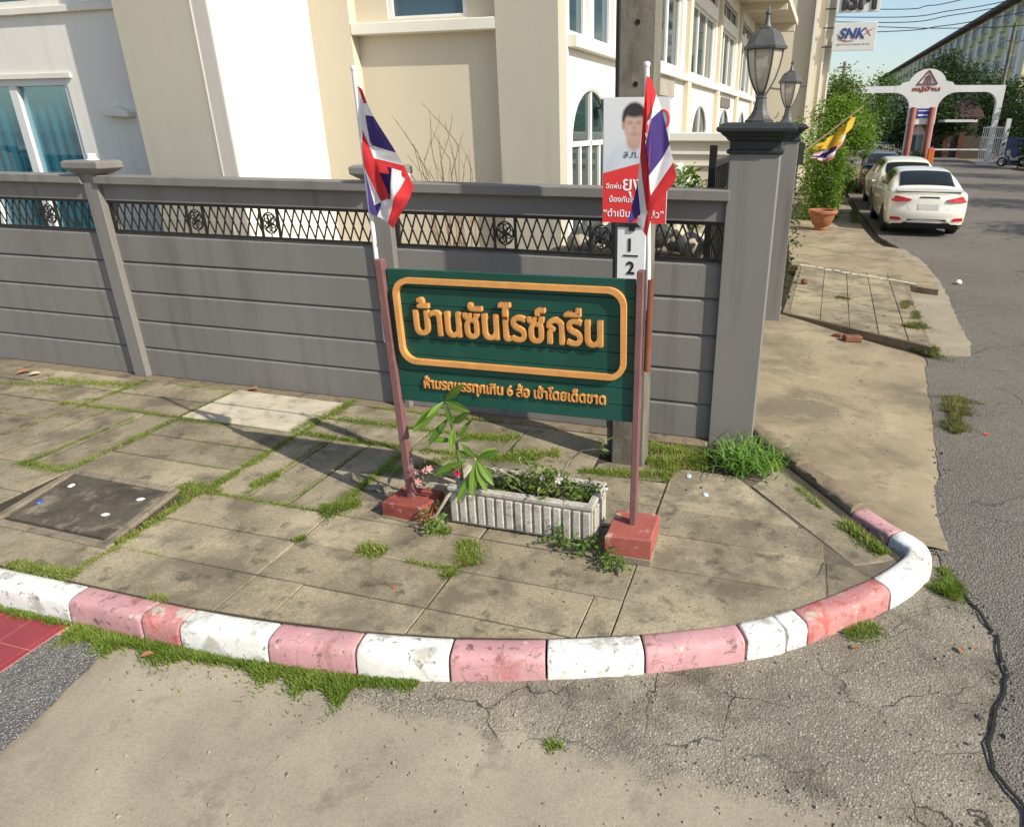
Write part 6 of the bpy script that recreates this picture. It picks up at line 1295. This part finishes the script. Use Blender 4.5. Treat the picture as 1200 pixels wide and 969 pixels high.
# ================================================================== hedge, pots and street trees on the left
hd = thing('hedge', 'bright green clipped hedge beyond the second pillar', 'hedge', (.7, 21.5, .15))
ob('stems', MB().box(.45, .95, 20.2, 23.8, .1, 1.2), m_bark, hd); cs = []; rnd = random.Random(31)
for _ in range(520):
    f = rnd.random(); x, y, z = rnd.uniform(.22, 1.12), rnd.uniform(19.8, 24.0), rnd.uniform(.2, 1.92)
    if f < .4: y = 19.8 + abs(rnd.gauss(0, .12))
    elif f < .7: x = 1.12 - abs(rnd.gauss(0, .1))
    elif f < .9: z = 1.92 - abs(rnd.gauss(0, .1))
    cs.append((x, y, z))
ob('foliage', leaf_cloud(MB(), cs, 22, .09, .085, seed=31), m_leafbright, hd, recalc=False, kind='stuff')
pc = thing('flower_pot', 'large empty terracotta pot on the far pavement', 'pot', (.70, 18.0, .155)); m_terra = mat('terracotta', (.30, .12, .055), .85, var=.2, scale=8, fine=.1, stains=[((.45, .33, .2), 7, .58, .7, .5)])
ob('bowl', MB().lathe([(.15, 0), (.17, .04), (.16, .10), (.20, .12), (.27, .28), (.31, .40), (.29, .40), (.25, .28), (.12, .2)], (.70, 18.0, .155), 24), m_terra, pc, smooth=True); ob('rim', MB().lathe([(.31, .39), (.345, .40), (.35, .45), (.33, .475), (.29, .47), (.28, .40)], (.70, 18.0, .155), 24, cap=False), m_terra, pc, smooth=True); ob('soil', MB().lathe([(.001, .37), (.29, .37)], (.70, 18.0, .155), 20, cap=False), m_bed, pc)
p2 = thing('flower_pot', 'small terracotta pot farther along the pavement', 'pot', (1.35, 25.0, .155)); ob('bowl', MB().lathe([(.14, 0), (.22, .25), (.26, .34), (.26, .40), (.22, .40), (.2, .3)], (1.35, 25.0, .155), 18), m_terra, p2, smooth=True)
ob('plant', leaf_cloud(MB(), crown_centres([(1.35, 25.0, .8, .35), (1.45, 25.3, 1.15, .3)], 40, 5), 12, .08, .16, seed=5), m_leafmid, p2, recalc=False, kind='stuff')
yp = thing('variegated_plant', 'yellow-green drooping leafed plant beside the small pot', 'plant', (1.75, 27.2, .15)); mb = MB(); rnd = random.Random(8)
for k in range(120):
    b = Vector((1.8 + rnd.gauss(0, .16), 27.2 + rnd.gauss(0, .3), .2 + rnd.uniform(0, .9))); an = rnd.uniform(0, 6.28); d = Vector((math.cos(an), math.sin(an), 0)); s = Vector((-d.y, d.x, 0)) * .04; mb.add([b - s*.5, b + s*.5, b + d*.22 + Vector((0,0,.16)) + s, b + d*.22 + Vector((0,0,.16)) - s, b + d*.5 + Vector((0,0,-.05))], [(0,1,2,3), (3,2,4)])
ob('leaves', mb, leafmat('leaf_variegated', (.12, .15, .03), (.42, .40, .16)), yp, recalc=False, kind='stuff'); ob('stem', MB().tube([(1.8, 27.2, .1), (1.8, 27.2, 1.1)], .04, 6), m_bark, yp)
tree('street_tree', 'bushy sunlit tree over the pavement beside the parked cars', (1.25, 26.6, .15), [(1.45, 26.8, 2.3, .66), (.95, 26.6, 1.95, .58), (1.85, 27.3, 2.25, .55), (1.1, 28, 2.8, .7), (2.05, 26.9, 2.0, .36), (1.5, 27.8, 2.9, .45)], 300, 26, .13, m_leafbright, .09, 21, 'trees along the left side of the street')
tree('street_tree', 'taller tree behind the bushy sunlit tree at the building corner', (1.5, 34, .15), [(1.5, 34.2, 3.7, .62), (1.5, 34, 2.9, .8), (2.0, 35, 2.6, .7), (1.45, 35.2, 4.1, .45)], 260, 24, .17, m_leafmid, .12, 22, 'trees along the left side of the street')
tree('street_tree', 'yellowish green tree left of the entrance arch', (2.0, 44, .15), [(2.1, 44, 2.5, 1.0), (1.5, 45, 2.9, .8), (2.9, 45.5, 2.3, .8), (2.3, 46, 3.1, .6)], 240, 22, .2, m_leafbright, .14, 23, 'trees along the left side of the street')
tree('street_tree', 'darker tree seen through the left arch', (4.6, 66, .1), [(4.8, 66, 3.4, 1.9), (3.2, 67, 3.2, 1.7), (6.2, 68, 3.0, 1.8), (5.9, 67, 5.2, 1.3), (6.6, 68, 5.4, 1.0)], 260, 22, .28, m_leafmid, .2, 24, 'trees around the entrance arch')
# dark trees behind and right of the arch
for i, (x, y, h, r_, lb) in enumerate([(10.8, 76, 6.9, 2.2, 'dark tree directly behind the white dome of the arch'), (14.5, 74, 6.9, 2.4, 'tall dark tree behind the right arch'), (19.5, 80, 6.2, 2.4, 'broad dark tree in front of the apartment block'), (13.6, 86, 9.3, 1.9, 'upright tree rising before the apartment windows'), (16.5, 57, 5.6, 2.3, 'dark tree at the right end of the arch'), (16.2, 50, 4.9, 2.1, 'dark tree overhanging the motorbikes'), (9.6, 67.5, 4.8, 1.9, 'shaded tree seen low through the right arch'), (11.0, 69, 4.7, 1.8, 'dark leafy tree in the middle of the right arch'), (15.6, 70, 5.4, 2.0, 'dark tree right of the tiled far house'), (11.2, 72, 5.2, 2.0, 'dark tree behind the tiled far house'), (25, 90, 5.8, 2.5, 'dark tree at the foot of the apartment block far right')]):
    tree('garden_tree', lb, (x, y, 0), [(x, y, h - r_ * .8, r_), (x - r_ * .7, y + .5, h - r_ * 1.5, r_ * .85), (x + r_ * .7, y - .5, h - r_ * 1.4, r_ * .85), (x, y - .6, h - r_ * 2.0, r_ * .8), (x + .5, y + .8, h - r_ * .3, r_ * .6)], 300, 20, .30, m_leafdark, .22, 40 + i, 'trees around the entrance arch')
# roadside trees right of the frame: their shade dapples the street
for i, (x, y, h, r_) in enumerate([(12.8, 10.5, 6.2, 1.7), (13.3, 17.5, 6.6, 1.9), (14.0, 24.5, 6.8, 2.0), (15.0, 32, 7.0, 2.2), (15.6, 40, 7.0, 2.2)]):
    tree('roadside_tree', ['roadside tree on the right, nearest the corner', 'second roadside tree on the right of the street', 'third roadside tree on the right of the street', 'fourth roadside tree on the right of the street', 'fifth roadside tree on the right, nearest the arch'][i], (x, y, 0), [(x, y, h - r_, r_), (x - r_ * .6, y + .9, h - r_ * 1.3, r_ * .7), (x + .5, y - 1.2, h - r_ * 1.2, r_ * .7)], 170, 20, .2, m_leafmid, .16, 60 + i, 'roadside trees on the right')
# ---- yellow and striped cloths hanging from a stick on the second pillar
hc = thing('hanging_cloth', 'yellow and striped flags sagging from a thin stick on the second pillar', 'flag', (.1, 9.6, 2.1))
ob('stick', MB().tube([(-.02, 9.50, 2.14), (.35, 9.72, 2.43), (.70, 9.86, 2.72)], .010, 6), mat('bamboo', (.25, .17, .08), .7), hc)
def sag(p, q, drop, hang, m, name, seed):
    c_ = MB(); N, K = 26, 6; p, q = Vector(p), Vector(q)
    for i in range(N + 1):
        t = i / N; b = p.lerp(q, t) - Vector((0, 0, drop * 4 * t * (1 - t)))
        for k in range(K + 1):
            s = k / K; c_.v.append(tuple(b + Vector((.02 * math.sin(i * .9 + k) + .05 * s, -.05 * math.sin(s * 3 + i * .3), -hang * s * (.25 + 1.1 * math.sin(math.pi * min(1, (1 - t) * 1.15)) * .8)))))
    mi = []
    for i in range(N):
        for k in range(K): a = i*(K+1)+k; c_.f.append((a, a+1, a+K+2, a+K+1)); c_.m.append(0 if not isinstance(m, list) else [0, 1, 2, 2, 1, 0][k])
    return ob(name, c_, m, hc, smooth='all', recalc=False)
sag((.13, 9.62, 2.25), (.58, 9.78, 2.60), .06, .11, mat('cloth_yellow', (.56, .35, .03), .8, var=.1, scale=9), 'yellow_cloth', 1); sag((.12, 9.62, 2.15), (.50, 9.78, 2.46), .06, .15, [mat('cloth_rose', (.55, .16, .15), .8), m_fwhite, m_fblue], 'striped_cloth', 2)
ob('pillar_bracket', MB().box(-.014, .06, 9.3, 9.42, 2.05, 2.30), m_cap, hc); 
cp = thing('climbing_plant', 'thin green climber on the side of the second pillar', 'plant', (.03, 9.9, .15)); cs = [(.03 + random.gauss(0, .03), 9.9 + random.gauss(0, .2), random.uniform(.3, 2.3)) for _ in range(34)]; ob('foliage', leaf_cloud(MB(), cs, 8, .05, .07, seed=14), m_leafdark, cp, recalc=False, kind='stuff')
tree('pillar_bush', 'leafy bush rising above the second pillar', (-.3, 14.6, .15), [(.02, 14.5, 2.1, .33), (-.2, 14.8, 2.35, .3)], 40, 16, .08, m_leafbright, .03, 71, None, cat='plant')
# ================================================================== overhead cables
for i, P in enumerate([[(-4, 45, 8.6), (4.15, 45, 8.2), (5.71, 45, 8.31), (7.31, 45, 8.52), (16, 45, 10.2)], [(-4, 45, 8.2), (4.22, 45, 7.83), (6.79, 45, 8.03), (9.47, 45, 8.38), (16, 45, 9.6)], [(-4, 45, 8.0), (4.26, 45, 7.58), (6.83, 45, 7.81), (9.47, 45, 8.17), (16, 45, 9.3)], [(-4, 45, 7.9), (4.29, 45, 7.35), (5.89, 45, 7.26), (7.96, 45, 7.21), (10.35, 45, 7.25), (16, 45, 7.7)], [(-4, 45, 7.2), (4.32, 45, 7.17), (6.4, 45, 7.33), (8.4, 45, 7.56), (16, 45, 8.7)]]):
    tag(ob('overhead_cable', MB().tube(catmull(P, 8), .022, 5), m_iron), ['topmost overhead cable across the sky', 'second overhead cable from the top', 'third overhead cable from the top', 'nearly level overhead cable, lowest at the right', 'lowest overhead cable at the left'][i], 'cable', 'overhead cables across the street')
fpz = thing('street_pole', 'slim concrete pole behind the street trees', 'pole', (2.0, 47, 0)); ob('shaft', MB().tube([(2.0, 47, 0), (2.0, 47, 5.9)], [.12, .09], 8), m_pole, fpz); ob('crossarm', MB().bar((1.6, 47, 5.6), (2.4, 47, 5.6), .08), m_pole, fpz)
fpz = thing('street_pole', 'concrete pole rising behind the right arch', 'pole', (13.4, 60, 0)); ob('shaft', MB().tube([(13.4, 60, 0), (13.4, 60, 9)], [.16, .11], 8), m_pole, fpz); ob('crossarm', MB().bar((12.6, 60, 7.9), (14.2, 60, 7.9), .1), m_pole, fpz)
